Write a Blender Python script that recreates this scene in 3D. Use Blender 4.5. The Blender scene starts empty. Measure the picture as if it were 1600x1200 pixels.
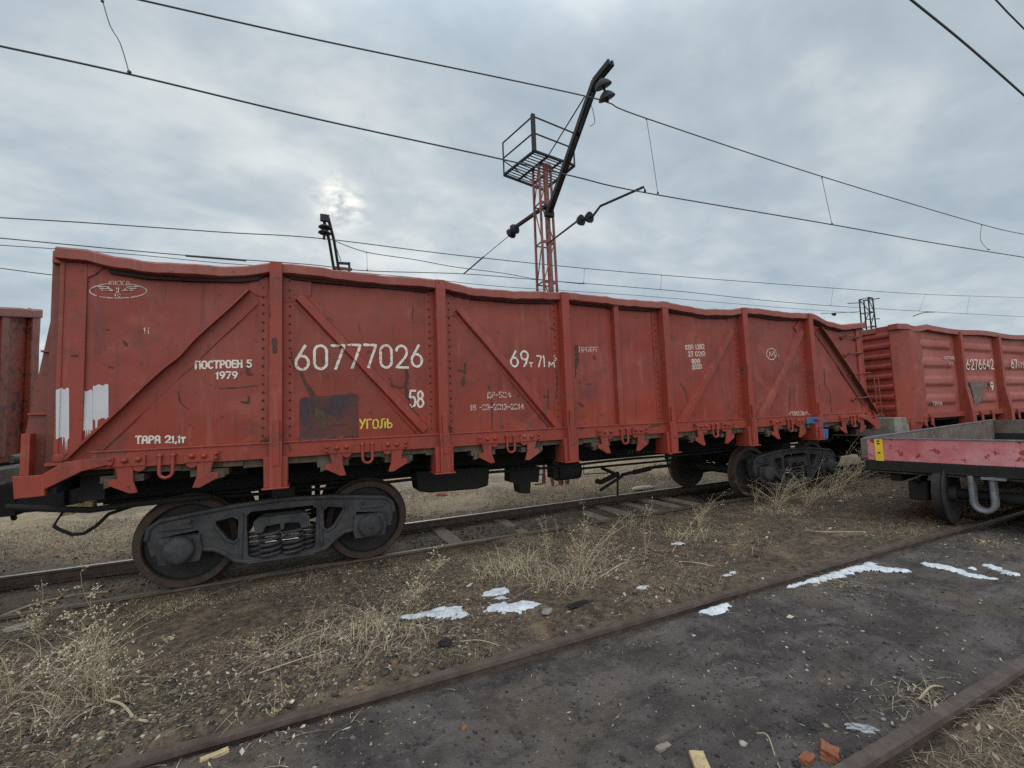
import bpy, bmesh, math, random
import numpy as np
from mathutils import Vector, Matrix, noise as mnoise
from mathutils.bvhtree import BVHTree
from mathutils.geometry import tessellate_polygon
R = math.radians
random.seed(7); rng = np.random.default_rng(7)
sc = bpy.context.scene
col = sc.collection

# ------------------------------------------------------------------ camera
CAM = np.array([-4.1446, -6.7393, 1.702]); FPX = 691.2
YAW, PIT, ROL = .429, .0717, -.0365
FW = np.array([math.sin(YAW)*math.cos(PIT), math.cos(YAW)*math.cos(PIT), math.sin(PIT)])
R0 = np.array([math.cos(YAW), -math.sin(YAW), 0]); U0 = np.cross(R0, FW)
RT = R0*math.cos(ROL)+U0*math.sin(ROL); UP = -R0*math.sin(ROL)+U0*math.cos(ROL)
cam = bpy.data.cameras.new('camera'); cam.sensor_width = 36; cam.lens = FPX/1600*36
cam.clip_start = .05; cam.clip_end = 5000
camo = bpy.data.objects.new('camera', cam); col.objects.link(camo)
camo.matrix_world = Matrix(((RT[0], UP[0], -FW[0], CAM[0]), (RT[1], UP[1], -FW[1], CAM[1]), (RT[2], UP[2], -FW[2], CAM[2]), (0, 0, 0, 1)))
sc.camera = camo
def ray(u, v): return FW+(u-800)/FPX*RT+(600-v)/FPX*UP
def pY(u, v, Y): d = ray(u, v); return CAM+d*((Y-CAM[1])/d[1])      # measured point of the photo on the plane y = Y
def pZ(u, v, Z): d = ray(u, v); return CAM+d*((Z-CAM[2])/d[2])
def pX(u, v, X): d = ray(u, v); return CAM+d*((X-CAM[0])/d[0])

# ------------------------------------------------------------------ world, sun, exposure
SUN_DIR = ray(532, 318); SUN_DIR = SUN_DIR/np.linalg.norm(SUN_DIR)
SUN_EL = math.asin(SUN_DIR[2]); SUN_AZ = math.atan2(SUN_DIR[0], SUN_DIR[1])
class NT:
    def __init__(s, tree): s.t = tree; s.n = tree.nodes; s.l = tree.links
    def new(s, typ, **kw):
        n = s.n.new(typ)
        for k, v in kw.items(): setattr(n, k, v)
        return n
    def put(s, sock, v):
        if hasattr(v, 'is_output') or isinstance(v, bpy.types.NodeSocket): s.l.new(v, sock)
        elif v is not None:
            if isinstance(v, (tuple, list)) and sock.type == 'RGBA' and len(v) == 3: v = (*v, 1)
            sock.default_value = v
    def math(s, op, a, b=None, c=None, clamp=False):
        n = s.new('ShaderNodeMath', operation=op, use_clamp=clamp)
        for i, v in enumerate((a, b, c)):
            if v is not None: s.put(n.inputs[i], v)
        return n.outputs[0]
    def vmath(s, op, a, b=None):
        n = s.new('ShaderNodeVectorMath', operation=op); s.put(n.inputs[0], a)
        if b is not None: s.put(n.inputs[1], b)
        return n.outputs[1] if op in ('DOT_PRODUCT', 'LENGTH') else n.outputs[0]
    def mix(s, f, a, b, blend='MIX'):
        n = s.new('ShaderNodeMix', data_type='RGBA', blend_type=blend)
        s.put(n.inputs[0], f); s.put(n.inputs[6], a); s.put(n.inputs[7], b); return n.outputs[2]
    def noise(s, vec, scale, detail=4, rough=.55, dist=0., w=None):
        n = s.new('ShaderNodeTexNoise'); s.put(n.inputs['Vector'], vec)
        n.inputs['Scale'].default_value = scale; n.inputs['Detail'].default_value = detail
        n.inputs['Roughness'].default_value = rough; n.inputs['Distortion'].default_value = dist
        return n.outputs[0]
    def ramp(s, f, stops, interp='LINEAR'):
        n = s.new('ShaderNodeValToRGB'); s.put(n.inputs[0], f); cr = n.color_ramp; cr.interpolation = interp
        while len(cr.elements) < len(stops): cr.elements.new(.5)
        for e, (p, c) in zip(cr.elements, stops):
            e.position = p; e.color = (c, c, c, 1) if isinstance(c, (int, float)) else (*c, 1)
        return n.outputs[0]
    def mapping(s, vec, scale=(1, 1, 1), loc=(0, 0, 0), rot=(0, 0, 0)):
        n = s.new('ShaderNodeMapping'); s.put(n.inputs[0], vec)
        n.inputs[1].default_value = loc; n.inputs[2].default_value = rot; n.inputs[3].default_value = scale; return n.outputs[0]
    def smooth(s, v, a, b):
        n = s.new('ShaderNodeMapRange', interpolation_type='SMOOTHSTEP'); s.put(n.inputs[0], v)
        n.inputs[1].default_value = a; n.inputs[2].default_value = b; return n.outputs[0]

world = bpy.data.worlds.new('World'); sc.world = world; world.use_nodes = True
w = NT(world.node_tree); w.n.clear()
tc = w.new('ShaderNodeTexCoord'); d = w.vmath('NORMALIZE', tc.outputs['Generated'])
sep = w.new('ShaderNodeSeparateXYZ'); w.put(sep.inputs[0], d)
zc = w.math('MAXIMUM', sep.outputs[2], 0.0)
den = w.math('ADD', zc, .22)
cmb = w.new('ShaderNodeCombineXYZ'); w.put(cmb.inputs[0], w.math('DIVIDE', sep.outputs[0], den)); w.put(cmb.inputs[1], w.math('DIVIDE', sep.outputs[1], den))
uv = cmb.outputs[0]
uvr = w.mapping(uv, (1.0, 1.9, 1), (3.1, 1.7, 0), (0, 0, R(-35)))
n1 = w.noise(uvr, .9, 3, .5, .15)
n2 = w.noise(w.mapping(uv, (1.3, 1.7, 1), (7.3, 2.2, 0), (0, 0, R(-20))), 2.6, 7, .56, .25)
n3 = w.noise(uv, 7.5, 5, .6, .2)
cl = w.math('ADD', w.math('ADD', w.math('MULTIPLY', n1, .45), w.math('MULTIPLY', n2, .45)), w.math('MULTIPLY', n3, .15))
cl = w.math('ADD', .5, w.math('MULTIPLY', w.math('SUBTRACT', cl, .525), 1.12))
ctone = w.ramp(cl, [(.36, (3.7, 4.5, 5.1)), (.50, (4.6, 5.3, 5.8)), (.60, (5.55, 6.15, 6.45)), (.74, (7.0, 7.4, 7.45))])
sdot = w.math('MAXIMUM', w.vmath('DOT_PRODUCT', d, tuple(SUN_DIR)), 0.)
glow = w.math('MULTIPLY', w.math('POWER', sdot, 14.), .26)
core = w.math('MULTIPLY', w.math('POWER', sdot, 1300.), w.smooth(n3, .38, .62))
ctone = w.mix(w.math('MULTIPLY', glow, w.smooth(cl, .40, .62)), ctone, (8.6, 8.8, 8.3))
ctone = w.mix(w.math('MULTIPLY', core, 1., clamp=True), ctone, (13., 12.6, 11.2))
# an overcast dome: brighter overhead, with warm fill light added unseen behind the viewer
over = w.math('ADD', 1., w.math('MULTIPLY', w.smooth(sep.outputs[2], .60, .95), 1.5))
back = w.math('ADD', 1., w.math('MULTIPLY', w.smooth(w.vmath('DOT_PRODUCT', d, tuple(-FW)), -.15, .75), 1.9))
ctone = w.mix(1., ctone, w.math('MULTIPLY', over, back), 'MULTIPLY')
ctone = w.mix(w.smooth(w.vmath('DOT_PRODUCT', d, tuple(-FW)), -.1, .6), ctone, w.mix(1., ctone, (1.10, 1., .90), 'MULTIPLY'))
sky = w.new('ShaderNodeTexSky', sky_type='NISHITA', sun_disc=False, sun_elevation=SUN_EL, sun_rotation=SUN_AZ, altitude=900, air_density=1., dust_density=1.5)
full = w.mix(.93, sky.outputs[0], ctone)
bg = w.new('ShaderNodeBackground'); w.put(bg.inputs[0], full); bg.inputs[1].default_value = .1
wo = w.new('ShaderNodeOutputWorld'); w.l.new(bg.outputs[0], wo.inputs[0])
sun = bpy.data.lights.new('sun', 'SUN'); sun.energy = .8; sun.angle = R(25); sun.color = (1, .95, .87)
suno = bpy.data.objects.new('sun', sun); col.objects.link(suno)
suno.rotation_euler = Vector(-SUN_DIR).to_track_quat('-Z', 'Y').to_euler()
sc.view_settings.view_transform = 'Standard'; sc.view_settings.look = 'None'
sc.view_settings.exposure = 0.12; sc.view_settings.gamma = 1
sc.render.filter_size = 1.1; sc.cycles.use_denoising = False

# ------------------------------------------------------------------ materials
def mat(name):
    m = bpy.data.materials.new(name); m.use_nodes = True; t = NT(m.node_tree)
    bs = t.n['Principled BSDF']; return m, t, bs
def coords(t, kind='Object'): return t.new('ShaderNodeTexCoord').outputs[kind]
def bump(t, bs, h, strength=.3, dist=.01):
    b = t.new('ShaderNodeBump'); b.inputs[0].default_value = strength; b.inputs[1].default_value = dist
    t.put(b.inputs['Height'], h); t.l.new(b.outputs[0], bs.inputs['Normal'])
def paint(name, base, faded, rust=(.055, .026, .018), rust_amt=.5, rough=.5, chip=.66, low=None):
    m, t, bs = mat(name); c = coords(t)
    big = t.noise(c, .9, 5, .6); mid = t.noise(c, 4.5, 6, .62); fine = t.noise(c, 45, 4, .6)
    streak = t.noise(t.mapping(c, (7, 7, .55)), 1.6, 5, .6)
    a = t.mix(t.smooth(t.math('ADD', t.math('MULTIPLY', big, .65), t.math('MULTIPLY', mid, .35)), .38, .62), base, faded)
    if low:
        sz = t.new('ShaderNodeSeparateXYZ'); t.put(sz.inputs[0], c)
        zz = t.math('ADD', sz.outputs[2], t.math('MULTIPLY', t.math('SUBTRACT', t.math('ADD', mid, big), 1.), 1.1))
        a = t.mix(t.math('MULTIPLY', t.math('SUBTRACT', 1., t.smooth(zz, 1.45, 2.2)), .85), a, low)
        oi = t.new('ShaderNodeObjectInfo'); a = t.mix(t.math('MULTIPLY', oi.outputs['Random'], .45), a, (base[0]*.72, base[1]*1.15, base[2]*1.3))
        speck = t.smooth(t.noise(c, 34, 4, .6), .69, .73); a = t.mix(t.math('MULTIPLY', speck, t.smooth(mid, .42, .6)), a, (.05, .025, .02))
        pale = t.smooth(t.noise(t.mapping(c, (1, 1, 1), (11, 4, 2)), 1.4, 7, .7, .6), .56, .70); a = t.mix(t.math('MULTIPLY', pale, .35), a, (.30, .10, .072))
        grime = t.noise(t.mapping(c, (1, 1, .8), (5, 3, 9)), 2.2, 7, .7, .4)
        a = t.mix(t.math('MULTIPLY', t.smooth(grime, .52, .68), .62), a, (.10, .028, .024))
        a = t.mix(t.math('MULTIPLY', t.smooth(t.noise(t.mapping(c, (16, 16, .8), (1, 7, 2)), 1.1, 5, .65), .56, .70), .6), a, (.075, .03, .022))
    a = t.mix(t.math('MULTIPLY', t.smooth(streak, .52, .75), .35), a, (base[0]*.55, base[1]*.6, base[2]*.6))
    a = t.mix(t.math('MULTIPLY', t.smooth(t.noise(t.mapping(c, (9, 9, .9), (4, 2, 1)), 1.3, 4, .6), .56, .74), .2), a, (.32, .17, .14))
    a = t.mix(t.math('MULTIPLY', t.smooth(fine, .35, .75), .22), a, (base[0]*1.25, base[1]*1.5, base[2]*1.6))
    spots = t.smooth(t.math('ADD', t.math('MULTIPLY', t.noise(c, 11, 5, .65), .7), t.math('MULTIPLY', mid, .3)), chip, chip+.035)
    a = t.mix(t.math('MULTIPLY', spots, rust_amt), a, rust)
    bs.inputs['Base Color'].default_value = (*base, 1); t.l.new(a, bs.inputs['Base Color'])
    t.put(bs.inputs['Roughness'], t.math('ADD', rough-.08, t.math('MULTIPLY', mid, .25)))
    bs.inputs['Specular IOR Level'].default_value = .35
    bump(t, bs, t.math('ADD', t.math('MULTIPLY', mid, .8), t.math('MULTIPLY', fine, .18)), .25, .012)
    return m
def rough_metal(name, a, b, c3=None, scale=6, rough=.75, metallic=0., bstr=.4):
    m, t, bs = mat(name); c = coords(t)
    n = t.noise(c, scale, 7, .65); f = t.noise(c, scale*9, 4, .6)
    k = t.mix(t.smooth(n, .36, .64), a, b)
    if c3: k = t.mix(t.math('MULTIPLY', t.smooth(t.noise(c, scale*2.3, 5, .6), .55, .68), .75), k, c3)
    k = t.mix(t.math('MULTIPLY', f, .25), k, tuple(min(1, x*1.6) for x in b))
    t.l.new(k, bs.inputs['Base Color']); t.put(bs.inputs['Roughness'], t.math('ADD', rough-.12, t.math('MULTIPLY', n, .24)))
    bs.inputs['Metallic'].default_value = metallic; bs.inputs['Specular IOR Level'].default_value = .3
    bump(t, bs, t.math('ADD', n, t.math('MULTIPLY', f, .4)), bstr, .008); return m
def marking(name, colr, under, wear=.55, scale=26):
    m, t, bs = mat(name); c = coords(t)
    n = t.noise(c, scale, 6, .7)
    k = t.mix(t.smooth(n, wear, wear+.06), colr, under); k = t.mix(t.math('MULTIPLY', t.noise(c, 6, 3), .3), k, tuple(x*.6 for x in colr))
    t.l.new(k, bs.inputs['Base Color']); bs.inputs['Roughness'].default_value = .65; return m
def plain(name, colr, rough=.6, metallic=0):
    m, t, bs = mat(name); c = coords(t)
    n = t.noise(c, 14, 5, .6); k = t.mix(n, tuple(x*.75 for x in colr), tuple(min(1, x*1.25) for x in colr))
    t.l.new(k, bs.inputs['Base Color']); bs.inputs['Roughness'].default_value = rough; bs.inputs['Metallic'].default_value = metallic; return m
def island(name, stops, rough=.85, transl=0.):
    m, t, bs = mat(name); g = t.new('ShaderNodeNewGeometry')
    k = t.ramp(g.outputs['Random Per Island'], stops)
    k = t.mix(t.math('MULTIPLY', t.noise(coords(t), 60, 3), .35), k, (.05, .045, .04))
    t.l.new(k, bs.inputs['Base Color']); bs.inputs['Roughness'].default_value = rough; bs.inputs['Specular IOR Level'].default_value = .2; return m
RED = (.235, .036, .030)
M = dict(
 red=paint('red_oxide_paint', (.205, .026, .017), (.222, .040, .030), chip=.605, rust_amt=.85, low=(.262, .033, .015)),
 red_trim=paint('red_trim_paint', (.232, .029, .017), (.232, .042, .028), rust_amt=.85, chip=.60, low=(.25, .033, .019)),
 red_top=paint('red_chord_paint', (.20, .042, .034), (.24, .075, .058), rust=(.10, .055, .035), rust_amt=.8, chip=.57),
 red_old_shaded=paint('weathered_shaded_red', (.115, .027, .020), (.155, .040, .030), rust=(.07, .03, .016), rust_amt=.6, chip=.54),  # worn red, its base also darkened to carry the shade of the end posts
 shade_strip=rough_metal('chord_shade_strip', (.022, .014, .018), (.05, .022, .024), None, 6, .85),  # dark colour standing in for shade under the top chord
 red_pale=paint('faded_red_paint', (.25, .055, .045), (.29, .085, .072), rust_amt=.6, chip=.6),
 iron=rough_metal('sooty_cast_iron', (.019, .019, .022), (.045, .045, .050), (.062, .052, .043), 5),
 black=rough_metal('black_underframe', (.006, .006, .0065), (.014, .013, .013), None, 4, .8),
 wheel=rough_metal('wheel_rust', (.033, .023, .020), (.058, .039, .033), (.022, .018, .017), 7, .7),
 web=rough_metal('wheel_web', (.014, .013, .014), (.028, .025, .025), None, 7, .75),
 rail=rough_metal('rail_rust', (.050, .036, .030), (.088, .066, .057), (.034, .024, .02), 9, .55, .0),
 railtop=rough_metal('rail_running_surface', (.30, .28, .28), (.42, .40, .40), (.2, .17, .16), 12, .5, .2, .1),
 wood=rough_metal('grey_timber', (.15, .125, .10), (.26, .225, .18), (.10, .08, .065), 8, .9),
 floorwood=rough_metal('rusty_floor_edge', (.05, .035, .027), (.105, .08, .06), (.035, .022, .018), 6, .9),
 mastred=paint('mast_red_paint', (.17, .05, .038), (.22, .075, .06), rust=(.05, .03, .025), rust_amt=.8, chip=.52),
 steel=rough_metal('dark_painted_steel', (.010, .011, .012), (.022, .023, .025), None, 8, .7),
 wire=plain('wire_metal', (.035, .037, .042), .6),
 insul=rough_metal('insulator_glaze', (.010, .010, .011), (.022, .022, .025), None, 10, .7),
 snow=rough_metal('old_snow', (.36, .39, .43), (.52, .55, .59), (.13, .12, .115), 20, .8, 0, .5), paleslab=plain('pale_slab', (.52, .48, .40), .9),
 pink=paint('faded_pink_red_paint', (.40, .095, .108), (.50, .23, .25), rust=(.24, .03, .025), rust_amt=.95, chip=.555),
 rustboard=rough_metal('rusty_board', (.075, .05, .042), (.125, .10, .09), (.16, .16, .155), 3.2, .8),
 galv=rough_metal('galvanised_pipe', (.085, .09, .105), (.14, .148, .165), None, 10, .55),
 yellow=plain('yellow_tape', (.62, .42, .02), .5),
 beam=rough_metal('grey_end_beam', (.13, .115, .10), (.22, .205, .185), (.08, .06, .05), 4, .85),
 white=marking('white_stencil_paint', (.62, .57, .52), RED, .56, 38),
 white_worn=marking('worn_white_paint', (.50, .42, .38), RED, .52, 40),
 whitepatch=marking('white_patch_paint', (.47, .46, .50), (.3, .12, .11), .70, 9),
 yellow_text=marking('yellow_stencil_paint', (.66, .47, .06), RED, .62),
 greytext=marking('grey_stencil_paint', (.10, .10, .10), (.02, .02, .02), .55),
 chalk=rough_metal('rusted_black_panel', (.026, .028, .042), (.105, .034, .026), (.040, .036, .046), 3.4, .8),
 blue=paint('blue_paint', (.02, .09, .22), (.05, .12, .25), rust_amt=.5, chip=.6),
 bluegrey=rough_metal('blue_grey_patch', (.07, .075, .085), (.16, .075, .065), (.28, .25, .22), 5, .8),
 scrape=rough_metal('rust_scrape', (.045, .022, .017), (.085, .038, .03), None, 20, .85),
 straw=island('dry_straw', [(0, (.24, .185, .125)), (.4, (.42, .33, .235)), (.75, (.56, .465, .345)), (1, (.29, .22, .15))]),
 palegrass=island('pale_dry_grass', [(0, (.34, .28, .17)), (.5, (.46, .39, .25)), (1, (.55, .49, .35))]),
 browngrass=island('brown_dry_grass', [(0, (.12, .09, .062)), (.35, (.23, .18, .12)), (.7, (.37, .30, .21)), (1, (.20, .16, .105))]),
 green=island('green_moss', [(0, (.06, .085, .02)), (.5, (.10, .13, .03)), (1, (.16, .15, .05))]),
 seed=island('seed_heads', [(0, (.36, .29, .19)), (.5, (.54, .46, .32)), (1, (.66, .60, .47))]),
 stone=island('gravel_stones', [(0, (.025, .023, .022)), (.4, (.065, .056, .050)), (.62, (.11, .095, .08)), (.78, (.16, .13, .10)), (.87, (.15, .08, .05)), (.95, (.25, .21, .16)), (1, (.45, .40, .34))]),
 coal=island('coal_crumbs', [(0, (.03, .027, .028)), (.4, (.07, .062, .062)), (.72, (.11, .098, .092)), (.86, (.22, .19, .16)), (1, (.46, .42, .37))]),
 brick=rough_metal('broken_brick', (.16, .055, .03), (.26, .10, .055), (.07, .045, .035), 22, .9),
 newwood=rough_metal('pale_wood_offcut', (.30, .22, .12), (.46, .35, .20), (.16, .12, .08), 30, .85),
 plastic=plain('crumpled_plastic', (.26, .27, .29), .12),
 weedstem=island('weed_stems', [(0, (.26, .19, .12)), (.5, (.40, .31, .20)), (1, (.50, .41, .29))]),
 clod=island('coal_clods', [(0, (.018, .016, .016)), (.55, (.05, .043, .042)), (.9, (.085, .074, .07)), (.975, (.18, .16, .14)), (1, (.40, .35, .30))]),
 litter=island('plant_litter', [(0, (.05, .035, .025)), (.25, (.12, .08, .05)), (.5, (.22, .16, .10)), (.75, (.36, .28, .19)), (.93, (.50, .43, .33)), (1, (.62, .58, .52))]),
 twig=plain('bleached_twig', (.36, .29, .20), .85),
)

# ------------------------------------------------------------------ mesh helpers
class MB:
    def __init__(s): s.v = []; s.f = []; s.m = []
    def add(s, vs, fs, mi=0):
        o = len(s.v); s.v += [tuple(map(float, p)) for p in vs]; s.f += [tuple(i+o for i in f) for f in fs]; s.m += [mi]*len(fs); return s
    def box(s, x0, x1, y0, y1, z0, z1, mi=0):
        return s.add([(x, y, z) for x in (x0, x1) for y in (y0, y1) for z in (z0, z1)],
            [(0, 1, 3, 2), (4, 6, 7, 5), (0, 4, 5, 1), (2, 3, 7, 6), (0, 2, 6, 4), (1, 5, 7, 3)], mi)
    def bar(s, a, b, wx, wz, up=(0, 0, 1), mi=0, w2=None):
        a = np.array(a, float); b = np.array(b, float); t = b-a; t /= np.linalg.norm(t)
        r = np.cross(t, up); r /= np.linalg.norm(r); u = np.cross(r, t); vs = []
        for p, k in ((a, 1), (b, w2 or 1)):
            for sx, sz in ((-1, -1), (1, -1), (1, 1), (-1, 1)): vs.append(p+r*sx*wx*k/2+u*sz*wz*k/2)
        return s.add(vs, [(3, 2, 1, 0), (4, 5, 6, 7), (0, 1, 5, 4), (1, 2, 6, 5), (2, 3, 7, 6), (3, 0, 4, 7)], mi)
    def tube(s, pts, r, n=8, closed=False, caps=True, mi=0):
        P = [np.array(p, float) for p in pts]; k = len(P); rs = r if hasattr(r, '__len__') else [r]*k
        rings = []; prev = None
        for i in range(k):
            a = P[(i-1) % k] if (closed or i > 0) else P[i]; b = P[(i+1) % k] if (closed or i < k-1) else P[i]
            t = b-a; L = np.linalg.norm(t); t = t/L if L > 1e-9 else np.array([0, 0, 1.])
            if prev is None:
                h = np.array([0, 0, 1.]) if abs(t[2]) < .9 else np.array([1., 0, 0]); x = np.cross(h, t)
            else: x = prev-t*(prev@t)
            x /= np.linalg.norm(x); y = np.cross(t, x); prev = x
            rings.append([P[i]+rs[i]*(math.cos(q)*x+math.sin(q)*y) for q in np.linspace(0, 2*math.pi, n, endpoint=False)])
        vs = [v for rg in rings for v in rg]; fs = []
        for i in range(k if closed else k-1):
            j = (i+1) % k
            for q in range(n): fs.append((i*n+q, i*n+(q+1) % n, j*n+(q+1) % n, j*n+q))
        if caps and not closed: fs += [tuple(reversed(range(n))), tuple((k-1)*n+q for q in range(n))]
        return s.add(vs, fs, mi)
    def prism(s, poly, f, d0, d1, holes=(), mi=0):
        """poly in 2D, f(a,b,d) -> xyz; walls between depth d0 (front) and d1"""
        loops = [list(poly)]+[list(h) for h in holes]
        tri = tessellate_polygon([[Vector((a, b, 0)) for a, b in l] for l in loops]); flat = [p for l in loops for p in l]; n = len(flat)
        vs = [f(a, b, d0) for a, b in flat]+[f(a, b, d1) for a, b in flat]
        fs = [tuple(t) for t in tri]+[tuple(i+n for i in reversed(t)) for t in tri]; o = 0
        for l in loops:
            k = len(l)
            for i in range(k): j = (i+1) % k; fs.append((o+i, o+j, o+j+n, o+i+n))
            o += k
        return s.add(vs, fs, mi)
    def lathe(s, prof, f, n=32, mi=None):
        """prof: (radius, axial); f(ca*r, sa*r, axial) -> xyz"""
        vs = []; k = len(prof)
        for r, a in prof:
            for q in range(n): t = 2*math.pi*q/n; vs.append(f(r*math.cos(t), r*math.sin(t), a))
        for i in range(k-1):
            fs = [(i*n+q, i*n+(q+1) % n, (i+1)*n+(q+1) % n, (i+1)*n+q) for q in range(n)]
            if i == 0: s.add(vs, fs, mi[i] if mi else 0); base = len(s.v)-len(vs)
            else: s.f += [tuple(x+base for x in q) for q in fs]; s.m += [mi[i] if mi else 0]*n
        return s
    def sphere(s, c, r, n=8, mi=0, sq=(1, 1, 1)):
        prof = [(max(1e-4, math.sin(math.pi*i/5))*r, -math.cos(math.pi*i/5)*r) for i in range(6)]
        return s.lathe(prof, lambda a, b, z: (c[0]+a*sq[0], c[1]+b*sq[1], c[2]+z*sq[2]), n, [mi]*5)
    def build(s, name, mats, parent=None, smooth=False, bevel=0, label=None):
        me = bpy.data.meshes.new(name); me.from_pydata(s.v, [], s.f)
        mats = mats if isinstance(mats, (list, tuple)) else [mats]
        for m in mats: me.materials.append(M[m] if isinstance(m, str) else m)
        if len(mats) > 1: me.polygons.foreach_set('material_index', s.m)
        bm = bmesh.new(); bm.from_mesh(me); bmesh.ops.recalc_face_normals(bm, faces=bm.faces); bm.to_mesh(me); bm.free()
        o = bpy.data.objects.new(name, me); col.objects.link(o)
        if parent: o.parent = parent
        if smooth:
            me.polygons.foreach_set('use_smooth', [True]*len(me.polygons))
            me.set_sharp_from_angle(angle=R(38))
        if bevel:
            b = o.modifiers.new('bevel', 'BEVEL'); b.width = bevel; b.segments = 2; b.limit_method = 'ANGLE'; b.angle_limit = R(40)
        if label: o['label'] = label
        return o
def raw_mesh(name, V, F, mats, smooth=True, parent=None):
    me = bpy.data.meshes.new(name); V = np.asarray(V, np.float32); F = np.asarray(F, np.int32)
    k = F.shape[1]; me.vertices.add(len(V)); me.vertices.foreach_set('co', V.ravel())
    me.loops.add(F.size); me.loops.foreach_set('vertex_index', F.ravel())
    me.polygons.add(len(F)); me.polygons.foreach_set('loop_start', np.arange(0, F.size, k, dtype=np.int32)); me.polygons.foreach_set('loop_total', np.full(len(F), k, np.int32))
    me.update(calc_edges=True); me.validate()
    if smooth: me.polygons.foreach_set('use_smooth', np.ones(len(F), bool))
    me.materials.append(M[mats] if isinstance(mats, str) else mats)
    o = bpy.data.objects.new(name, me); col.objects.link(o); o.parent = parent; return o
def tag(o, label, cat, group=None, kind=None):
    if label: o['label'] = label
    if cat: o['category'] = cat
    if group: o['group'] = group
    if kind: o['kind'] = kind
    return o
def thing(name, label, cat, loc=(0, 0, 0), group=None, rz=0):
    o = bpy.data.objects.new(name, None); col.objects.link(o); o.location = loc; o.rotation_euler = (0, 0, rz); o.empty_display_size = .2
    return tag(o, label, cat, group)
XZ = lambda y: (lambda a, b, d: (a, d, b))

# ------------------------------------------------------------------ ground
_T = rng.random((256, 256))
def vnoise(x, y, s):
    x = np.asarray(x)*s; y = np.asarray(y)*s; xi = np.floor(x).astype(int); yi = np.floor(y).astype(int); fx = x-xi; fy = y-yi
    fx = fx*fx*(3-2*fx); fy = fy*fy*(3-2*fy); a = _T[xi % 256, yi % 256]; b = _T[(xi+1) % 256, yi % 256]; c = _T[xi % 256, (yi+1) % 256]; d = _T[(xi+1) % 256, (yi+1) % 256]
    return (a*(1-fx)+b*fx)*(1-fy)+(c*(1-fx)+d*fx)*fy-.5
PY = np.array([-300, -9, -6.6, -5.72, -5.56, -5.50, -5.44, -5.38, -4.6, -4.08, -4.005, -3.92, -3.85, -3.2, -2.4, -1.6, -1.1, -.86, -.80, -.72, -.5, .5, .68, .80, .9, 1.3, 2.2, 4.5, 12, 300.])
PZ_ = np.array([.05, .09, .10, .115, .10, .06, .085, .098, .095, .098, .072, .098, .125, .085, .02, -.045, -.045, -.03, -.07, -.10, -.15, -.155, -.16, -.165, -.14, -.14, -.10, -.02, 0, 0.])
Z2 = .152
def ground_h(x, y):
    x = np.asarray(x, float); y = np.asarray(y, float)
    g = np.interp(y, PY, PZ_)
    near = np.clip(1-(np.hypot(x, y+3)-14)/14, 0, 1)
    inner = ((y > -5.4) & (y < -4.05)); bed = (np.abs(y) < .7)
    amp = np.where(inner, .75, np.where(bed, .7, 1.))
    railfade = np.clip(np.minimum(np.minimum(np.abs(y+3.96), np.abs(y+5.48)), np.minimum(np.abs(y-.79), np.abs(y+.79)))/.12, .25, 1)
    n = .075*vnoise(x, y, .7)+.06*vnoise(x, y, 1.9)+(.03*vnoise(x+9, y, 5.3)+.017*vnoise(x, y+5, 13)+.010*vnoise(x, y, 31))*near
    n = n+np.where(inner, .035*vnoise(x*.3, y, 4.5)+.012*vnoise(x, y, 21), 0)*near
    return g+n*amp*railfade
def gz(x, y): return float(ground_h(x, y))
def grid_axis(a, b, step, lo, hi):
    core = np.arange(a, b+step/2, step); out = []; s = step; p = a
    while p > lo: s *= 1.22; p -= s; out.append(p)
    left = np.array(out[::-1]); out = []; s = step; p = core[-1]
    while p < hi: s *= 1.22; p += s; out.append(p)
    return np.concatenate([left, core, np.array(out)])
gx = grid_axis(-8.2, 9.5, .032, -1800, 1800); gy = grid_axis(-6.75, 2.4, .030, -1800, 1800)
GX, GY = np.meshgrid(gx, gy, indexing='ij'); GZ = ground_h(GX, GY); nx, ny = GX.shape
idx = np.arange(nx*ny).reshape(nx, ny)
m, t, bs = mat('yard_ground'); c = coords(t, 'Object')
sp = t.new('ShaderNodeSeparateXYZ'); t.put(sp.inputs[0], c)
big = t.noise(c, .55, 4, .6); mid = t.noise(c, 2.6, 6, .62, .3); fin = t.noise(c, 17, 6, .7); gr = t.noise(c, 70, 4, .7)
yy = t.math('ADD', sp.outputs[1], t.math('MULTIPLY', t.math('SUBTRACT', mid, .5), .55))
dirt = t.mix(t.smooth(fin, .35, .68), (.036, .026, .020), (.125, .094, .068))
dirt = t.mix(t.math('MULTIPLY', t.smooth(mid, .48, .66), .6), dirt, (.19, .135, .085))
dirt = t.mix(t.math('MULTIPLY', t.smooth(gr, .56, .72), .5), dirt, (.24, .205, .165))
dirt = t.mix(t.math('MULTIPLY', t.smooth(t.noise(c, 1.7, 5, .65), .60, .70), .6), dirt, (.075, .072, .028))
coal = t.mix(t.smooth(mid, .35, .68), (.046, .038, .036), (.108, .092, .087))
coal = t.mix(t.math('MULTIPLY', t.smooth(big, .5, .65), .35), coal, (.12, .098, .084))
coal = t.mix(t.math('MULTIPLY', t.smooth(t.noise(t.mapping(c, (1.2, 4.2, 1), (2, 1, 0)), 1.9, 8, .68, .5), .50, .64), .65), coal, (.030, .025, .027))
coal = t.mix(t.math('MULTIPLY', t.smooth(t.noise(t.mapping(c, (1, 1.5, 1), (8, 3, 0)), 1.1, 6, .62, .4), .52, .64), .6), coal, (.105, .082, .062))
coal = t.mix(t.math('MULTIPLY', t.smooth(fin, .56, .70), .6), coal, (.15, .13, .12))
coal = t.mix(t.math('MULTIPLY', t.smooth(gr, .58, .74), .45), coal, (.15, .135, .125))
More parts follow.
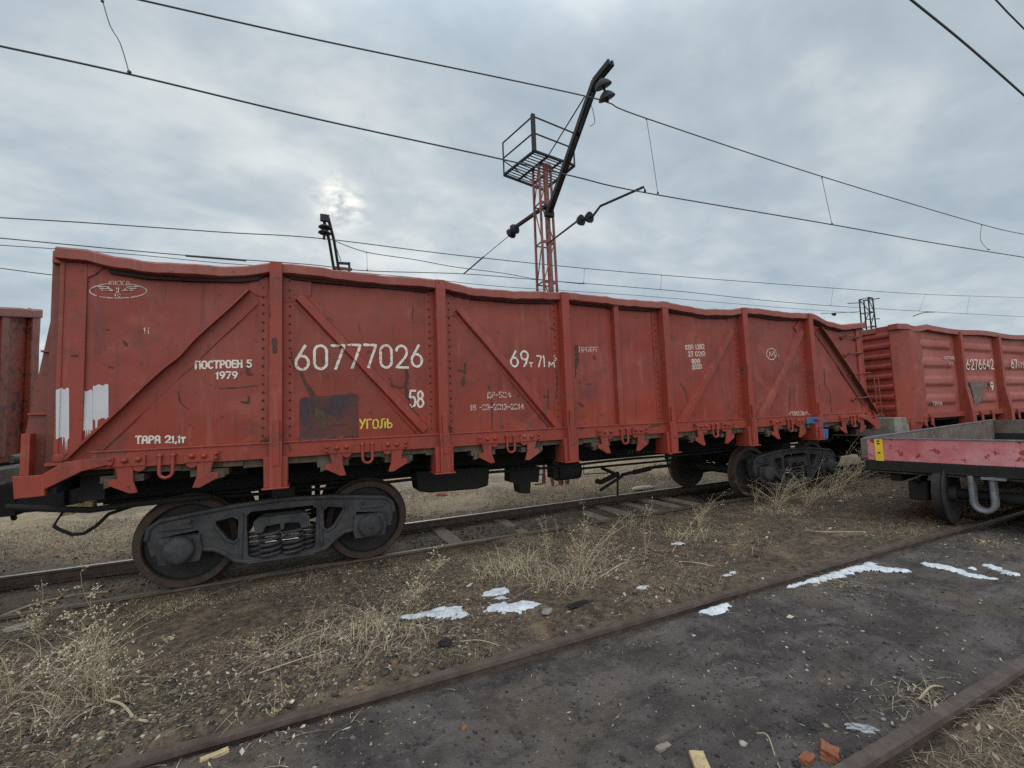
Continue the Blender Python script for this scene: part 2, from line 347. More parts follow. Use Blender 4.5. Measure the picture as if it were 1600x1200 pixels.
coal = t.mix(t.math('MULTIPLY', t.smooth(t.noise(c, 9, 5, .65), .56, .66), .5), coal, (.019, .017, .017))
field = t.mix(t.smooth(fin, .3, .7), (.12, .086, .052), (.34, .26, .16))
field = t.mix(t.math('MULTIPLY', t.smooth(big, .46, .60), .7), field, (.085, .066, .048))
field = t.mix(t.math('MULTIPLY', t.smooth(mid, .52, .66), .6), field, (.075, .060, .046))
y3 = t.math('ADD', sp.outputs[1], t.math('MULTIPLY', t.math('SUBTRACT', mid, .5), .12))
inn = t.math('MULTIPLY', t.smooth(y3, -5.56, -5.45), t.math('SUBTRACT', 1., t.smooth(y3, -3.99, -3.93)))
k = t.mix(inn, dirt, coal)
k = t.mix(t.smooth(yy, .9, 1.9), k, field)
k = t.mix(t.math('SUBTRACT', 1., t.smooth(sp.outputs[1], -6.1, -5.6)), k, t.mix(t.smooth(fin, .3, .7), (.10, .08, .052), (.25, .195, .125)))
t.l.new(k, bs.inputs['Base Color']); t.put(bs.inputs['Roughness'], t.math('ADD', .62, t.math('MULTIPLY', fin, .35))); bs.inputs['Specular IOR Level'].default_value = .25
bump(t, bs, t.math('ADD', fin, t.math('MULTIPLY', gr, .55)), .8, .02); M['ground'] = m
g = raw_mesh('ground', np.stack([GX, GY, GZ], -1).reshape(-1, 3), np.stack([idx[:-1, :-1], idx[1:, :-1], idx[1:, 1:], idx[:-1, 1:]], -1).reshape(-1, 4), 'ground'); g['kind'] = 'structure'

# ------------------------------------------------------------------ railway tracks
RAILP = [(-.030, -.002), (-.033, -.028), (-.012, -.042), (-.010, -.115), (-.06, -.135), (-.06, -.15), (.06, -.15), (.06, -.135), (.010, -.115), (.012, -.042), (.033, -.028), (.030, -.002)]
def rail(y, z, x0, x1, parent, mats, wav=.004):
    b = MB(); n = 90; xs_ = np.linspace(x0, x1, n); k = len(RAILP); vs = []
    for i, x in enumerate(xs_):
        dy = wav*math.sin(x*1.1+y)+wav*.6*math.sin(x*.37); dz = .5*wav*math.sin(x*.8+2*y)
        vs += [(x, y+a+dy, z+c_+dz) for a, c_ in RAILP]
    fs = [(i*k+q, i*k+(q+1) % k, (i+1)*k+(q+1) % k, (i+1)*k+q) for i in range(n-1) for q in range(k)]
    b.add(vs, fs); b.m = [1 if q == k-1 else 0 for i in range(n-1) for q in range(k)]
    b.add(vs[:k], [tuple(range(k))]); b.add(vs[-k:], [tuple(range(k))])
    return b.build('rail', mats, parent)
tr1 = thing('railway_track', 'old railway track under the three coupled red wagons, worn grey sleepers between its rails', 'railway track', (0, 0, 0))
rail(.795, 0, -60, 90, tr1, ['rail', 'railtop']); rail(-.795, 0, -60, 90, tr1, ['rail', 'rail'])
for i in range(46):
    x = -11.0+i*.55+random.uniform(-.04, .04); a = random.uniform(-.03, .03); b = MB()
    zt = -.115+random.uniform(-.02, .012)-(.022 if -2.2 < x < 2.8 else .08); hw = .11+random.uniform(-.01, .012)
    prof = []; ys = np.linspace(-1.32, 1.32, 22)
    vs = []
    for y in ys:
        j = .006*math.sin(y*9+i)
        vs += [(x-hw+j+a*y, y, zt-.15), (x-hw+j+a*y, y, zt-.012), (x-hw*.8+a*y, y, zt+j*.6), (x+hw*.8+a*y, y, zt-j*.5), (x+hw+a*y-j, y, zt-.014), (x+hw+a*y-j, y, zt-.15)]
    b.add(vs, [(q*6+r, q*6+r+1, (q+1)*6+r+1, (q+1)*6+r) for q in range(21) for r in range(5)]+[(0, 1, 2, 3, 4, 5), tuple(126+r for r in range(6))])
    b.build('sleeper', 'wood', tr1)
tr2 = thing('railway_track', 'rusty track sunk in black coal dirt in the foreground, leading under the pink trolley', 'railway track', (0, -4.72, 0))
for y in (.76, -.76): rail(y, Z2, -30, 70, tr2, ['rail', 'rail'], .006)

# ------------------------------------------------------------------ the main wagon
WX = [-4.47, -2.69, -.92, .89, 2.69, 4.50]; XL, XR = -6.195, 6.30; YS = -1.44
wag = thing('freight_wagon', 'long red open goods wagon with the big white number 60777026, nearest and central', 'freight wagon')
surf_v, surf_f, sheet_v, sheet_f = [], [], [], []
def remember(b, sheet=False):
    for V, Fl in ([(surf_v, surf_f), (sheet_v, sheet_f)] if sheet else [(surf_v, surf_f)]):
        o = len(V); V.extend(b.v); Fl.extend([tuple(i+o for i in f) for f in b.f])
TOP = [(97, 385), (130, 385.5), (165, 397), (230, 408), (300, 414), (370, 416), (420, 411), (440, 411), (560, 427), (690, 438), (730, 448), (800, 455), (885, 457), (960, 466), (1040, 472), (1100, 483), (1140, 484), (1165, 480), (1220, 487), (1267, 490), (1290, 500), (1315, 507), (1345, 503)]
TXZ = [pY(u, v, -1.52)[[0, 2]] for u, v in TOP]; TXZ[0][0] = XL-.02; TXZ[-1][0] = XR+.02
tx = np.array([p[0] for p in TXZ]); tz = np.array([p[1] for p in TXZ])
def chord_z(x): return float(np.interp(x, tx, tz))
def panel_y(x, z, x0, x1, seed):
    u = (x-x0)/(x1-x0); vv = (z-1.4)/1.95
    bul = -.030*math.sin(math.pi*min(max(u, 0), 1))**.8*math.sin(math.pi*min(1, max(0, vv*.9+.05)))**1.0
    n = mnoise.fractal(Vector((x*1.1+seed, z*1.3, seed*.7)), 1., 2., 4)*.022*min(1, 6*u*(1-u)+.1)
    return YS+bul*(.5+.6*math.sin(seed*2.3)**2)+n
bounds = [XL]+WX+[XR]
for i in range(7):
    x0, x1 = bounds[i], bounds[i+1]; b = MB(); nu, nv = max(8, int((x1-x0)/.04)), 44; vs = []
    for a in range(nu+1):
        x = x0+(x1-x0)*a/nu
        for c_ in range(nv+1):
            z = 1.36+(chord_z(x)-.03-1.36)*c_/nv; vs.append((x, panel_y(x, z, x0, x1, i+1), z))
    b.add(vs, [(a*(nv+1)+c_, (a+1)*(nv+1)+c_, (a+1)*(nv+1)+c_+1, a*(nv+1)+c_+1) for a in range(nu) for c_ in range(nv)])
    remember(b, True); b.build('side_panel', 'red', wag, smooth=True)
# top chord
b = MB(); xs_ = np.linspace(XL-.03, XR+.03, 120); sec = [(-1.36, -.005), (-1.43, 0), (-1.53, 0), (-1.555, -.02), (-1.555, -.105), (-1.54, -.115), (-1.44, -.12), (-1.36, -.12)]; vs = []
for x in xs_:
    z = chord_z(x); j = .012*math.sin(x*5.1)+.01*math.sin(x*11.3+1)+(.02*math.sin(x*3.7) if x < -4.6 else 0)
    tilt = .25 if x > 4.7 or x < -5.3 else .06*math.sin(x*2)
    vs += [(x, y_+(j if y_ < -1.4 else 0), z+z_+tilt*(y_+1.45)*.4+.004*math.sin(x*23)) for y_, z_ in sec]
k = len(sec); b.add(vs, [(i*k+q, i*k+(q+1) % k, (i+1)*k+(q+1) % k, (i+1)*k+q) for i in range(119) for q in range(k)]+[tuple(range(k)), tuple(119*k+q for q in range(k))])
b.build('top_chord', 'red_top', wag, smooth=True)
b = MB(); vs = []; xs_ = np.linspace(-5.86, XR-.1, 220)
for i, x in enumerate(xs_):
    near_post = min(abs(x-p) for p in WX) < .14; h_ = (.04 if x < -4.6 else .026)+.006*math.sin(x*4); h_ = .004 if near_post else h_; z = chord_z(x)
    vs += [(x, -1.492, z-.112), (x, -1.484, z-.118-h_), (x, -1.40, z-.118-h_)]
b.add(vs, [(i*3+q, i*3+q+1, i*3+q+4, i*3+q+3) for i in range(219) for q in range(2)]); b.build('chord_shade_band', 'shade_strip', wag)  # added dark strip that paints the shadow band below the chord
# side sill with a brown floor edge below
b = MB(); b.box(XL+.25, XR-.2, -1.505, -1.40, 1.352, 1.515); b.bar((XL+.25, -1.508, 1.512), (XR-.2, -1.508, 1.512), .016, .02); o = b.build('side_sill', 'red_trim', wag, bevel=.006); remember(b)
b = MB(); n = 70; xs_ = np.linspace(XL+.4, XR-.3, n)
for i in range(n-1):
    z = 1.285+.012*math.sin(i*1.7)+.01*math.sin(i*.6); b.box(xs_[i], xs_[i+1]-.001, -1.455+.012*math.sin(i*2.2), -1.0, z, 1.348)
b.build('floor_edge', 'floorwood', wag)
# posts: hat section, riveted flanges, wide foot
def post(x, wid=.115, small=False):
    b = MB(); zt = chord_z(x)-.01
    zb = 1.50 if small else 1.37
    d = -1.572 if not small else -1.525
    b.prism([(x-wid/2-.012, YS+.0), (x-wid/2, d), (x+wid/2, d), (x+wid/2+.012, YS+.0)], lambda a, c_, z: (a, c_, z), zb, zt)
    if not small:
        for sx in (-1, 1):
            xa = x+sx*(wid/2+.01); xb = x+sx*(wid/2+.115); b.box(min(xa, xb), max(xa, xb), YS-.012, YS+.004, 1.50, zt-.1)
    remember(b)
    r = b; nr = 19
    if small: b.build('side_post', 'red', wag, bevel=.006); return
    for sx in (-1, 1):
        for q in range(nr):
            z = 1.58+(zt-.16-1.58)*q/(nr-1)+random.uniform(-.008, .008)
            r.lathe([(.013, 0), (.011, .008), (.005, .012), (.0005, .0125)], lambda a, c_, h, X=x+sx*(wid/2+.07), Z=z: (X+a, YS-.012-h, Z+c_), 8, [1]*3)
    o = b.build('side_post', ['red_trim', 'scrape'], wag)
    f = MB(); f.prism([(x-.108, 1.062), (x+.108, 1.062), (x+.112, 1.37), (x-.112, 1.37)], XZ(0), -1.56, -1.30)
    f.prism([(x-.055, 1.05), (x+.055, 1.05), (x+.06, 1.52), (x-.06, 1.52)], XZ(0), -1.592, -1.55)
    f.box(x-.125, x+.125, -1.60, -1.28, 1.045, 1.062)
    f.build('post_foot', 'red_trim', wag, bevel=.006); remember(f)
    h = MB(); h.bar((x+.005, -1.585, 1.28), (x+.005, -1.585, 1.73), .062, .03, (0, 1, 0)); h.lathe([(.031, -.015), (.031, .015), (.001, .016)], lambda a, c_, d_, X=x+.005: (X+a, -1.585-d_, 1.73+c_), 14)
    h.build('foot_rib', 'red_trim', o, bevel=.005)
for x in WX: post(x)
post(-.02, .085, True)
for s, x in ((0, XL), (1, XR)):     # corner posts
    b = MB(); sg = 1 if s == 0 else -1
    b.box(min(x, x+sg*.17), max(x, x+sg*.17), YS-.022, YS+.02, 1.42, chord_z(x)-.05); b.box(min(x-sg*.02, x+sg*.015), max(x-sg*.02, x+sg*.015), YS-.03, YS+.12, 1.42, chord_z(x)-.04)
    remember(b); b.build('corner_post', 'red_trim', wag, bevel=.005)
# gussets and diagonals
def plate(name, pts, y0, th, matn='red', parent=wag):
    b = MB(); b.prism([tuple(pY(u, v, y0)[[0, 2]]) for u, v in pts], XZ(0), y0-th, y0+.02); remember(b); return b.build(name, matn, parent, bevel=.003)
for pts in ([(100, 402), (166, 416), (150, 429), (125, 439), (100, 438)], [(393, 432), (420, 434), (418, 465), (400, 462), (388, 452)],
            [(440, 434), (487, 438), (486, 462), (470, 470), (440, 474)], [(696, 458), (734, 464), (732, 480), (716, 492), (696, 496)],
            [(1140, 489), (1160, 490), (1162, 520), (1140, 522), (1132, 512)], [(1248, 500), (1264, 500), (1266, 525), (1250, 527), (1240, 512)],
            [(640, 650), (684, 660), (684, 694), (660, 690)], [(848, 650), (880, 656), (880, 680), (864, 678)], [(1060, 650), (1084, 652), (1062, 682), (1056, 682)],
            [(1186, 640), (1206, 645), (1190, 668), (1184, 668)]):
    plate('gusset_plate', pts, YS-.006, .012)
def diag(p, q, wd=.125, dep=.062, matn='red', flange=0):
    a = pY(*p, YS-.03); c_ = pY(*q, YS-.03); a = np.array([a[0], YS, a[2]]); c_ = np.array([c_[0], YS, c_[2]])
    t = (c_-a); L = np.linalg.norm(t); t /= L; r = np.array([-t[2], 0, t[0]])
    if r[2] < 0: r = -r
    b = MB(); n = 40
    sec = [(-wd/2-.03, -.0), (-wd/2-.03, -.012), (-wd/2, -.014), (-wd/2+.02, -dep), (wd/2-.02, -dep), (wd/2, -.014), (wd/2+.03, -.012), (wd/2+.03, 0)]
    if flange: sec = [(-wd/2-.02, 0), (-wd/2-.02, -.014), (wd/2-.02, -.016), (wd/2-.02, -dep-.02), (wd/2, -dep-.02), (wd/2, 0)]
    vs = []
    for i in range(n+1):
        P = a+t*L*i/n; wob = .002*math.sin(i*.5+p[0])+(.016*math.exp(-((i-23)/2.)**2) if flange == 1 else 0); bul = -.018*math.sin(math.pi*i/n)
        vs += [P+r*(s_-(wob if flange == 1 and s_ > 0 else wob*.5))+np.array([0, d_+(bul if d_ < 0 else .03), 0]) for s_, d_ in sec]
    k = len(sec); b.add(vs, [(i*k+q_, i*k+(q_+1) % k, (i+1)*k+(q_+1) % k, (i+1)*k+q_) for i in range(n) for q_ in range(k)]+[tuple(range(k)), tuple(n*k+q_ for q_ in range(k))])
    remember(b); return b.build('diagonal_brace', matn, wag, smooth=True)
diag((116, 723), (397, 460), .135, .07, 'red', 1); diag((468, 464), (664, 672)); diag((716, 482), (872, 668)); diag((1142, 518), (1060, 672)); diag((1252, 518), (1188, 656)); diag((1278, 516), (1366, 650), .15, .08, 'red_old_shaded', 2)
# end of the wagon: sheet, tapered end posts, shelves
for sgn, x in ((-1, XL), (1, XR)):
    b = MB(); b.box(min(x, x+sgn*.02), max(x, x+sgn*.02), -1.40, 1.40, 1.36, 3.33); b.build('end_wall', 'red_old_shaded', wag)
    for y in (-1.34, -.5, .5, 1.34):
        b = MB(); b.prism([(x, 3.34), (x+sgn*.07, 3.34), (x+sgn*.095, 2.9), (x+sgn*.27, 1.60), (x+sgn*.27, 1.30), (x, 1.30)], XZ(0), y-.012, y+.012)
        b.box(min(x+sgn*.02, x+sgn*.1), max(x+sgn*.02, x+sgn*.1), y-.06, y+.06, 1.4, 3.28)
        b.build('end_post', 'red_old_shaded', wag, bevel=.004)
    for z, ex in ((2.44, .165), (1.874, .235)):
        b = MB(); b.box(min(x, x+sgn*ex), max(x, x+sgn*ex), -1.38, 1.38, z-.008, z+.008); b.build('end_shelf', 'red_trim', wag)
    b = MB(); b.box(min(x, x+sgn*.085), max(x, x+sgn*.085), -1.45, 1.45, 3.24, 3.36); b.build('end_chord', 'red_top', wag, bevel=.01)
    b = MB(); b.box(min(x+sgn*.16, x+sgn*.22), max(x+sgn*.16, x+sgn*.22), -1.50, -1.40, 1.34, 1.70); b.build('end_bracket', 'red_trim', wag, bevel=.005)
    b = MB(); b.box(min(x+sgn*.24, x-sgn*.02), max(x+sgn*.24, x-sgn*.02), -1.489, 1.5, 1.165, 1.335); b.build('end_sill', 'black', wag)
    b = MB(); b.prism([(x+sgn*.245, 1.342), (x+sgn*.06, 1.342), (x-sgn*.08, 1.44), (x-sgn*.21, 1.455), (x-sgn*.42, 1.455), (x-sgn*.42, 1.40), (x-sgn*.21, 1.352), (x+sgn*.036, 1.216), (x+sgn*.034, 1.16), (x+sgn*.227, 1.152)], XZ(0), -1.545, -1.49)
    b.build('end_beam', 'red_trim', wag, bevel=.006)
    b = MB(); b.lathe([(.001, .0), (.062, .0), (.068, .02), (.064, .062), (.05, .07), (.001, .074)], lambda a, c_, h, X=x-sgn*.04: (X+a, -1.46+c_, 1.44+h), 18)
    b.box(min(x-sgn*.14, x+sgn*.05), max(x-sgn*.14, x+sgn*.05), -1.535, -1.40, 1.415, 1.436); b.build('step_bracket', 'red_trim', wag, smooth=True)
    b = MB(); b.box(min(x-sgn*1.0, x+sgn*.78), max(x-sgn*1.0, x+sgn*.78), -.14, .14, .88, 1.16)
    b.box(min(x+sgn*.4, x+sgn*.9), max(x+sgn*.4, x+sgn*.9), -.22, .22, .86, 1.2); b.build('coupler', 'black', wag, bevel=.03)
b = MB(); b.box(XL, XR, 1.40, 1.44, 1.36, 3.38)
for x in WX: b.box(x-.06, x+.06, 1.44, 1.57, 1.36, 3.38)
b.build('far_side_wall', 'red', wag)
b = MB(); b.box(XL, XR, -1.39, 1.39, 1.30, 1.345); b.box(XL, XR, -.33, .33, .93, 1.29); b.box(XL, XR, -.45, .45, .90, .93)
for x in WX+[-6.0, 6.05]: b.box(x-.09, x+.09, -1.29, 1.5, 1.06, 1.29)
for x in (-5.4, -3.5, -1.8, 0, 1.8, 3.6, 5.4): b.box(x-.62, x+.62, -1.0, -.36, 1.17, 1.285); b.box(x-.62, x+.62, .36, 1.0, 1.17, 1.285)
b.build('underframe', 'black', wag)
b = MB(); xx = np.linspace(XL-.1, XR+.1, 40); b.tube([(x, -.62, .885+.01*math.sin(x*2)) for x in xx], .02); b.tube([(x, .5, .84) for x in xx], .02)
b.build('brake_pipe', 'black', wag, smooth=True)
b = MB(); c0 = pY(655, 742, -.6); c1 = pY(755, 760, -.6); b.prism([tuple(pY(u, v, -.6)[[0, 2]]) for u, v in [(646, 735), (760, 728), (758, 757), (742, 762), (668, 768), (650, 766)]], XZ(0), -.75, -.35); b.build('brake_reservoir', 'black', wag, bevel=.04)
b = MB(); b.prism([tuple(pY(u, v, -.5)[[0, 2]]) for u, v in [(792, 730), (838, 728), (836, 752), (824, 752), (823, 769), (808, 769), (806, 756), (792, 752)]], XZ(0), -.62, -.4)
b.tube([pY(u, v, -.55) for u, v in [(835, 744), (848, 741), (848, 756), (836, 757)]], .012); b.build('brake_valve', 'black', wag, bevel=.01)
b = MB(); q = pY(885, 735, -.5); b.lathe([(.001, -.2), (.15, -.2), (.15, .2), (.1, .24), (.001, .24)], lambda a, c_, h: (q[0]+h, q[1]+a, q[2]+c_), 20); b.box(q[0]-.3, q[0]-.2, -.6, -.4, .7, 1.0); b.build('brake_cylinder', 'black', wag, smooth=True)
b = MB()
for pp, r in (([(912, 728), (912, 741), (950, 739)], .009), ([(940, 731), (962, 741), (968, 746)], .03), ([(972, 742), (1022, 730), (1060, 726)], .03), ([(990, 738), (1016, 732)], .045), ([(966, 740), (940, 753), (932, 752)], .045), ([(972, 744), (938, 766)], .028), ([(1022, 724), (1027, 732), (1033, 724)], .008), ([(965, 742), (965, 774)], .02), ([(900, 733), (1060, 718)], .02)):
    b.tube([pY(u, v, -.15) for u, v in pp], r)
b.build('brake_rigging', 'black', wag, smooth=True)
b = MB(); pts = [(215, 788), (170, 803), (150, 822), (130, 834), (112, 835), (92, 827), (84, 822)]
P = [pY(u, v, -.75) for u, v in pts]; Q = []
for i in range(len(P)-1): Q += [P[i]+(P[i+1]-P[i])*s_ for s_ in np.linspace(0, 1, 5, endpoint=False)]
Q.append(P[-1]); b.tube(Q, .017); b.tube([pY(u, v, -.75) for u, v in [(84, 822), (90, 812), (98, 800)]], .01); b.build('brake_hose', 'black', wag, smooth=True)
b = MB(); q = pY(117, 796, -.7); b.bar(q-np.array([.11, 0, .01]), q+np.array([.08, 0, .02]), .08, .09); b.tube([q+np.array([.08, 0, .02]), q+np.array([.16, 0, .03])], .055, 10); b.build('end_cock', 'newwood', wag, smooth=True, bevel=.01)
b = MB(); b.tube([pY(u, v, -1.0) for u, v in [(10, 792), (70, 795), (140, 797), (215, 787), (330, 776)]], .03); b.build('release_rod', 'black', wag, smooth=True)
# hatch latches and tie loops
def latch(u, v, flip):
    p = pY(u, v, -1.52); x, z = p[0], 1.352; s = -1 if flip else 1
    k = .00092; b = MB(); hook = [(-75, 0), (50, -5), (80, -75), (82, -180), (120, -300), (55, -305), (-115, -210), (-108, -155), (-40, -150), (-55, -80)]
    b.prism([(x+s*a*k, z+.045+c_*k) for a, c_ in hook], XZ(0), -1.515, -1.492)
    b.lathe([(.001, -.012), (.052, -.012), (.055, 0), (.052, .012), (.001, .012)], lambda a, c_, h: (x+s*.115+a, -1.50+h, z+.012+c_), 16)
    o = b.build('hatch_latch', 'red_trim', wag, bevel=.004)
    pl = MB(); pl.box(x-.145+s*.03, x+.135+s*.03, -1.528, -1.50, 1.368, 1.462); bo = pl
    for dx, dz, r in ((-.015, .06, .022), (.085, .065, .022), (-.115, .03, .014), (-.115, .075, .014)):
        bo.lathe([(r*1.3, 0), (r*1.25, .006), (r, .02), (r*.5, .028), (.0005, .03)], lambda a, c_, h, X=x+s*(dx+.03), Z=1.362+dz: (X+a, -1.528-h, Z+c_), 10)
    pl.build('hinge_plate', 'red_trim', o, smooth=True)
    fl = MB(); fl.box(x-s*.02-.16, x-s*.02+.16, -1.46, -1.25, 1.22, 1.285); fl.prism([(x-s*.1-.05, 1.17), (x-s*.1+.05, 1.2), (x-s*.1+.05, 1.26), (x-s*.1-.05, 1.26)], XZ(0), -1.47, -1.40); fl.build('hatch_bracket', 'floorwood', o, bevel=.004)
for u, v, fl in [(192, 720, 0), (322, 720, 1), (524, 705, 0), (622, 703, 1), (760, 692, 0), (832, 689, 1), (944, 682, 0), (1003, 678, 1), (1094, 671, 0), (1140, 669, 1), (1212, 664, 0), (1254, 662, 1), (1318, 655, 0), (1348, 654, 1)]: latch(u, v, fl)
for u, v in [(260, 722), (574, 703), (798, 691), (976, 682), (1117, 672), (1234, 663), (1332, 655)]:
    x = pY(u, v, -1.52)[0]; w_ = .052; b = MB(); pts = [(x-w_, -1.525, 1.44), (x-w_, -1.53, 1.30)]+[(x-w_*math.cos(a), -1.535, 1.29-w_*math.sin(a)) for a in np.linspace(.3, math.pi-.3, 7)]+[(x+w_, -1.53, 1.30), (x+w_, -1.525, 1.44)]
    b.tube(pts, .015, 8); 
    for sx in (-w_, w_): b.sphere((x+sx, -1.518, 1.445), .026, 10)
    b.build('tie_loop', 'red_trim', wag, smooth=True)
for (u0, v0), (u1, v1) in [((1315, 528), (1336, 530)), ((1320, 556), (1341, 554)), ((1328, 588), (1352, 585)), ((1332, 625), (1356, 622))]:
    a = pY(u0, v0, -1.46); c_ = pY(u1, v1, -1.46); b = MB(); b.tube([a, a+np.array([0, -.09, .03]), c_+np.array([0, -.09, .03]), c_], .013); b.sphere(a, .04); b.sphere(c_, .035); b.build('ladder_rung', 'red_old_shaded', wag, smooth=True)
b = MB(); 
for dx in (.42, .58): b.tube([(XR+dx, -1.42, 1.35), (XR+dx, -1.42, 2.25)], .010)
for z in (1.45, 1.7, 1.95, 2.2): b.tube([(XR+.42, -1.42, z), (XR+.58, -1.42, z)], .008)
b.build('end_ladder', 'red_trim', wag, smooth=True)

# --- lettering: monoline strokes laid on the steel
def arc(cx, cy, rx, ry, a0, a1, n=12): return [(cx+rx*math.cos(R(a)), cy+ry*math.sin(R(a))) for a in np.linspace(a0, a1, n)]
GL = {
 '0': (.62, [arc(.31, .74, .25, .26, 0, 180)+arc(.31, .26, .25, .26, 180, 360)+[(.56, .74)]]), '1': (.3, [[(.05, .82), (.17, 1), (.17, 0)]]),
 '2': (.6, [arc(.3, .72, .25, .28, 170, -20)+[(.45, .45), (.05, 0), (.58, 0)]]), '3': (.55, [arc(.25, .75, .23, .25, 150, -90), arc(.25, .26, .25, .26, 90, -150)]),
 '4': (.6, [[(.42, 0), (.42, 1), (.04, .3), (.58, .3)]]), '5': (.58, [[(.52, 1), (.1, 1), (.07, .58)]+arc(.28, .31, .26, .31, 125, -145)]),
 '6': (.62, [[(.42, 1), (.12, .48)], arc(.31, .29, .25, .29, 0, 360, 20)]), '7': (.58, [[(.04, 1), (.56, 1), (.2, 0)]]),
 '8': (.56, [arc(.28, .75, .21, .24, 0, 360, 18), arc(.28, .26, .25, .26, 0, 360, 18)]), '9': (.6, [arc(.3, .71, .25, .28, 0, 360, 20), [(.54, .65), (.4, .2), (.25, 0)]]),
 'П': (.6, [[(.06, 0), (.06, 1), (.54, 1), (.54, 0)]]), 'О': (.62, [arc(.31, .72, .25, .28, 0, 180)+arc(.31, .28, .25, .28, 180, 360)+[(.56, .72)]]),
 'С': (.56, [arc(.32, .5, .27, .5, 55, 305, 16)]), 'Т': (.58, [[(.02, 1), (.56, 1)], [(.29, 1), (.29, 0)]]), 'т': (.4, [[(.02, .72), (.38, .72)], [(.2, .72), (.2, 0)]]),
 'Р': (.56, [[(.08, 0), (.08, 1), (.3, 1)]+arc(.3, .74, .22, .26, 90, -90)+[(.08, .48)]]), 'Е': (.5, [[(.46, 1), (.06, 1), (.06, 0), (.46, 0)], [(.06, .52), (.4, .52)]]),
 'Н': (.58, [[(.06, 0), (.06, 1)], [(.52, 0), (.52, 1)], [(.06, .5), (.52, .5)]]), 'А': (.6, [[(.05, 0), (.1, .9), (.2, 1), (.4, 1), (.5, .9), (.55, 0)], [(.08, .42), (.52, .42)]]),
 'К': (.55, [[(.06, 0), (.06, 1)], [(.5, 1), (.08, .5), (.52, 0)]]), 'У': (.56, [[(.04, 1), (.29, .45)], [(.54, 1), (.12, 0)]]), 'Г': (.46, [[(.06, 0), (.06, 1), (.44, 1)]]),
 'Л': (.6, [[(.03, 0), (.16, .1), (.22, 1), (.52, 1), (.52, 0)]]), 'Ь': (.52, [[(.06, 1), (.06, 0), (.28, 0)]+arc(.28, .26, .2, .26, -90, 90)+[(.06, .52)]]),
 'Д': (.62, [[(.04, -.14), (.04, 0), (.58, 0), (.58, -.14)], [(.12, 0), (.2, 1), (.5, 1), (.5, 0)]]), 'М': (.68, [[(.05, 0), (.07, 1), (.34, .35), (.6, 1), (.63, 0)]]),
 'м': (.55, [[(.03, 0), (.06, .62), (.27, .2), (.48, .62), (.52, 0)]]), 'Б': (.55, [[(.48, 1), (.06, 1), (.06, 0), (.28, 0)]+arc(.28, .27, .22, .27, -90, 90)+[(.06, .54)]]),
 'В': (.52, [[(.06, 0), (.06, 1), (.26, 1)]+arc(.26, .76, .18, .24, 90, -90)+[(.08, .52)], [(.26, .52)]+arc(.26, .26, .21, .26, 90, -90)+[(.06, 0)]]),
 'Ж': (.75, [[(.37, 0), (.37, 1)], [(.02, 1), (.35, .5), (.02, 0)], [(.72, 1), (.39, .5), (.72, 0)]]), 'Ю': (.78, [[(.05, 0), (.05, 1)], [(.05, .5), (.26, .5)], arc(.5, .5, .23, .5, 0, 360, 18)]), 'Ф': (.62, [[(.31, 0), (.31, 1)], arc(.31, .55, .26, .28, 0, 360, 16)]),
 '-': (.42, [[(.06, .48), (.36, .48)]]), ',': (.16, [[(.1, .06), (.04, -.16)]]), '.': (.14, [[(.05, .04), (.09, .04)]]), ' ': (.32, []), ':': (.2, [[(.1, .2), (.1, .26)], [(.1, .7), (.1, .76)]]),
}
def ribbons(b, strokes, width, proj, ofs=.0035, step=.02, gap=0):
    for si, st in enumerate(strokes):
        P = [np.array(p, float) for p in st]; Q = [P[0]]
        for i in range(len(P)-1):
            n = max(1, int(np.linalg.norm(P[i+1]-P[i])/step))
            for j in range(1, n+1): Q.append(P[i]+(P[i+1]-P[i])*j/n)
        Q = np.array(Q)
        t = np.gradient(Q, axis=0) if len(Q) > 1 else np.array([[1., 0]]); t /= np.linalg.norm(t, axis=1)[:, None]+1e-9
        nrm = np.stack([-t[:, 1], t[:, 0]], 1); vs = []
        W = width(np.linspace(0, 1, len(Q))) if callable(width) else np.full(len(Q), width)
        W = W*(1+.12*np.sin(np.arange(len(Q))*1.7+si))
        Q2 = Q.copy(); Q2[0] -= t[0]*W[0]*.45; Q2[-1] += t[-1]*W[-1]*.45
        for q, nn, ww in zip(Q2, nrm, W):
            for s_ in (-.5, 0, .5): p = q+nn*s_*ww; vs.append(proj(p[0], p[1], ofs+.0004*si))
        fs = []
        for i in range(len(Q)-1):
            if gap and i % gap == gap-1: continue
            fs += [(i*3, i*3+1, i*3+4, i*3+3), (i*3+1, i*3+2, i*3+5, i*3+4)]
        b.add(vs, fs)
BV = BVHTree.FromPolygons(surf_v, surf_f); BVS = BVHTree.FromPolygons(sheet_v, sheet_f)
def on_side(x, z, o, tree=None):
    h = (tree or BV).ray_cast(Vector((x, -3, z)), Vector((0, 1, 0)))
    return (x, (h[0].y if h[0] is not None else YS)-o, z)
def text(name, s, p, q, hpx, wpx, matn, parent, proj=on_side, Y=-1.455, gap=0, jit=.02):
    a = pY(*p, Y); e = pY(*q, Y); top = pY(p[0], p[1]-hpx, Y); h = top[2]-a[2]; wd = h/hpx*wpx
    tot = sum(GL[c_][0]+.12 for c_ in s)-.12; sx = (e[0]-a[0])/tot; x = a[0]; zb = a[2]; b = MB(); sl = (e[2]-a[2])/(e[0]-a[0])
    for c_ in s:
        gw, st = GL[c_]; dz = random.uniform(-jit, jit)*h
        ribbons(b, [[(x+u*sx, zb+v*h+dz+sl*(x-a[0])) for u, v in q_] for q_ in st], wd, proj, gap=gap); x += (gw+.12)*sx
    return b.build(name, matn, parent)
text('painted_number', '60777026', (460, 577), (661, 573), 37, 4.1, 'white', wag)
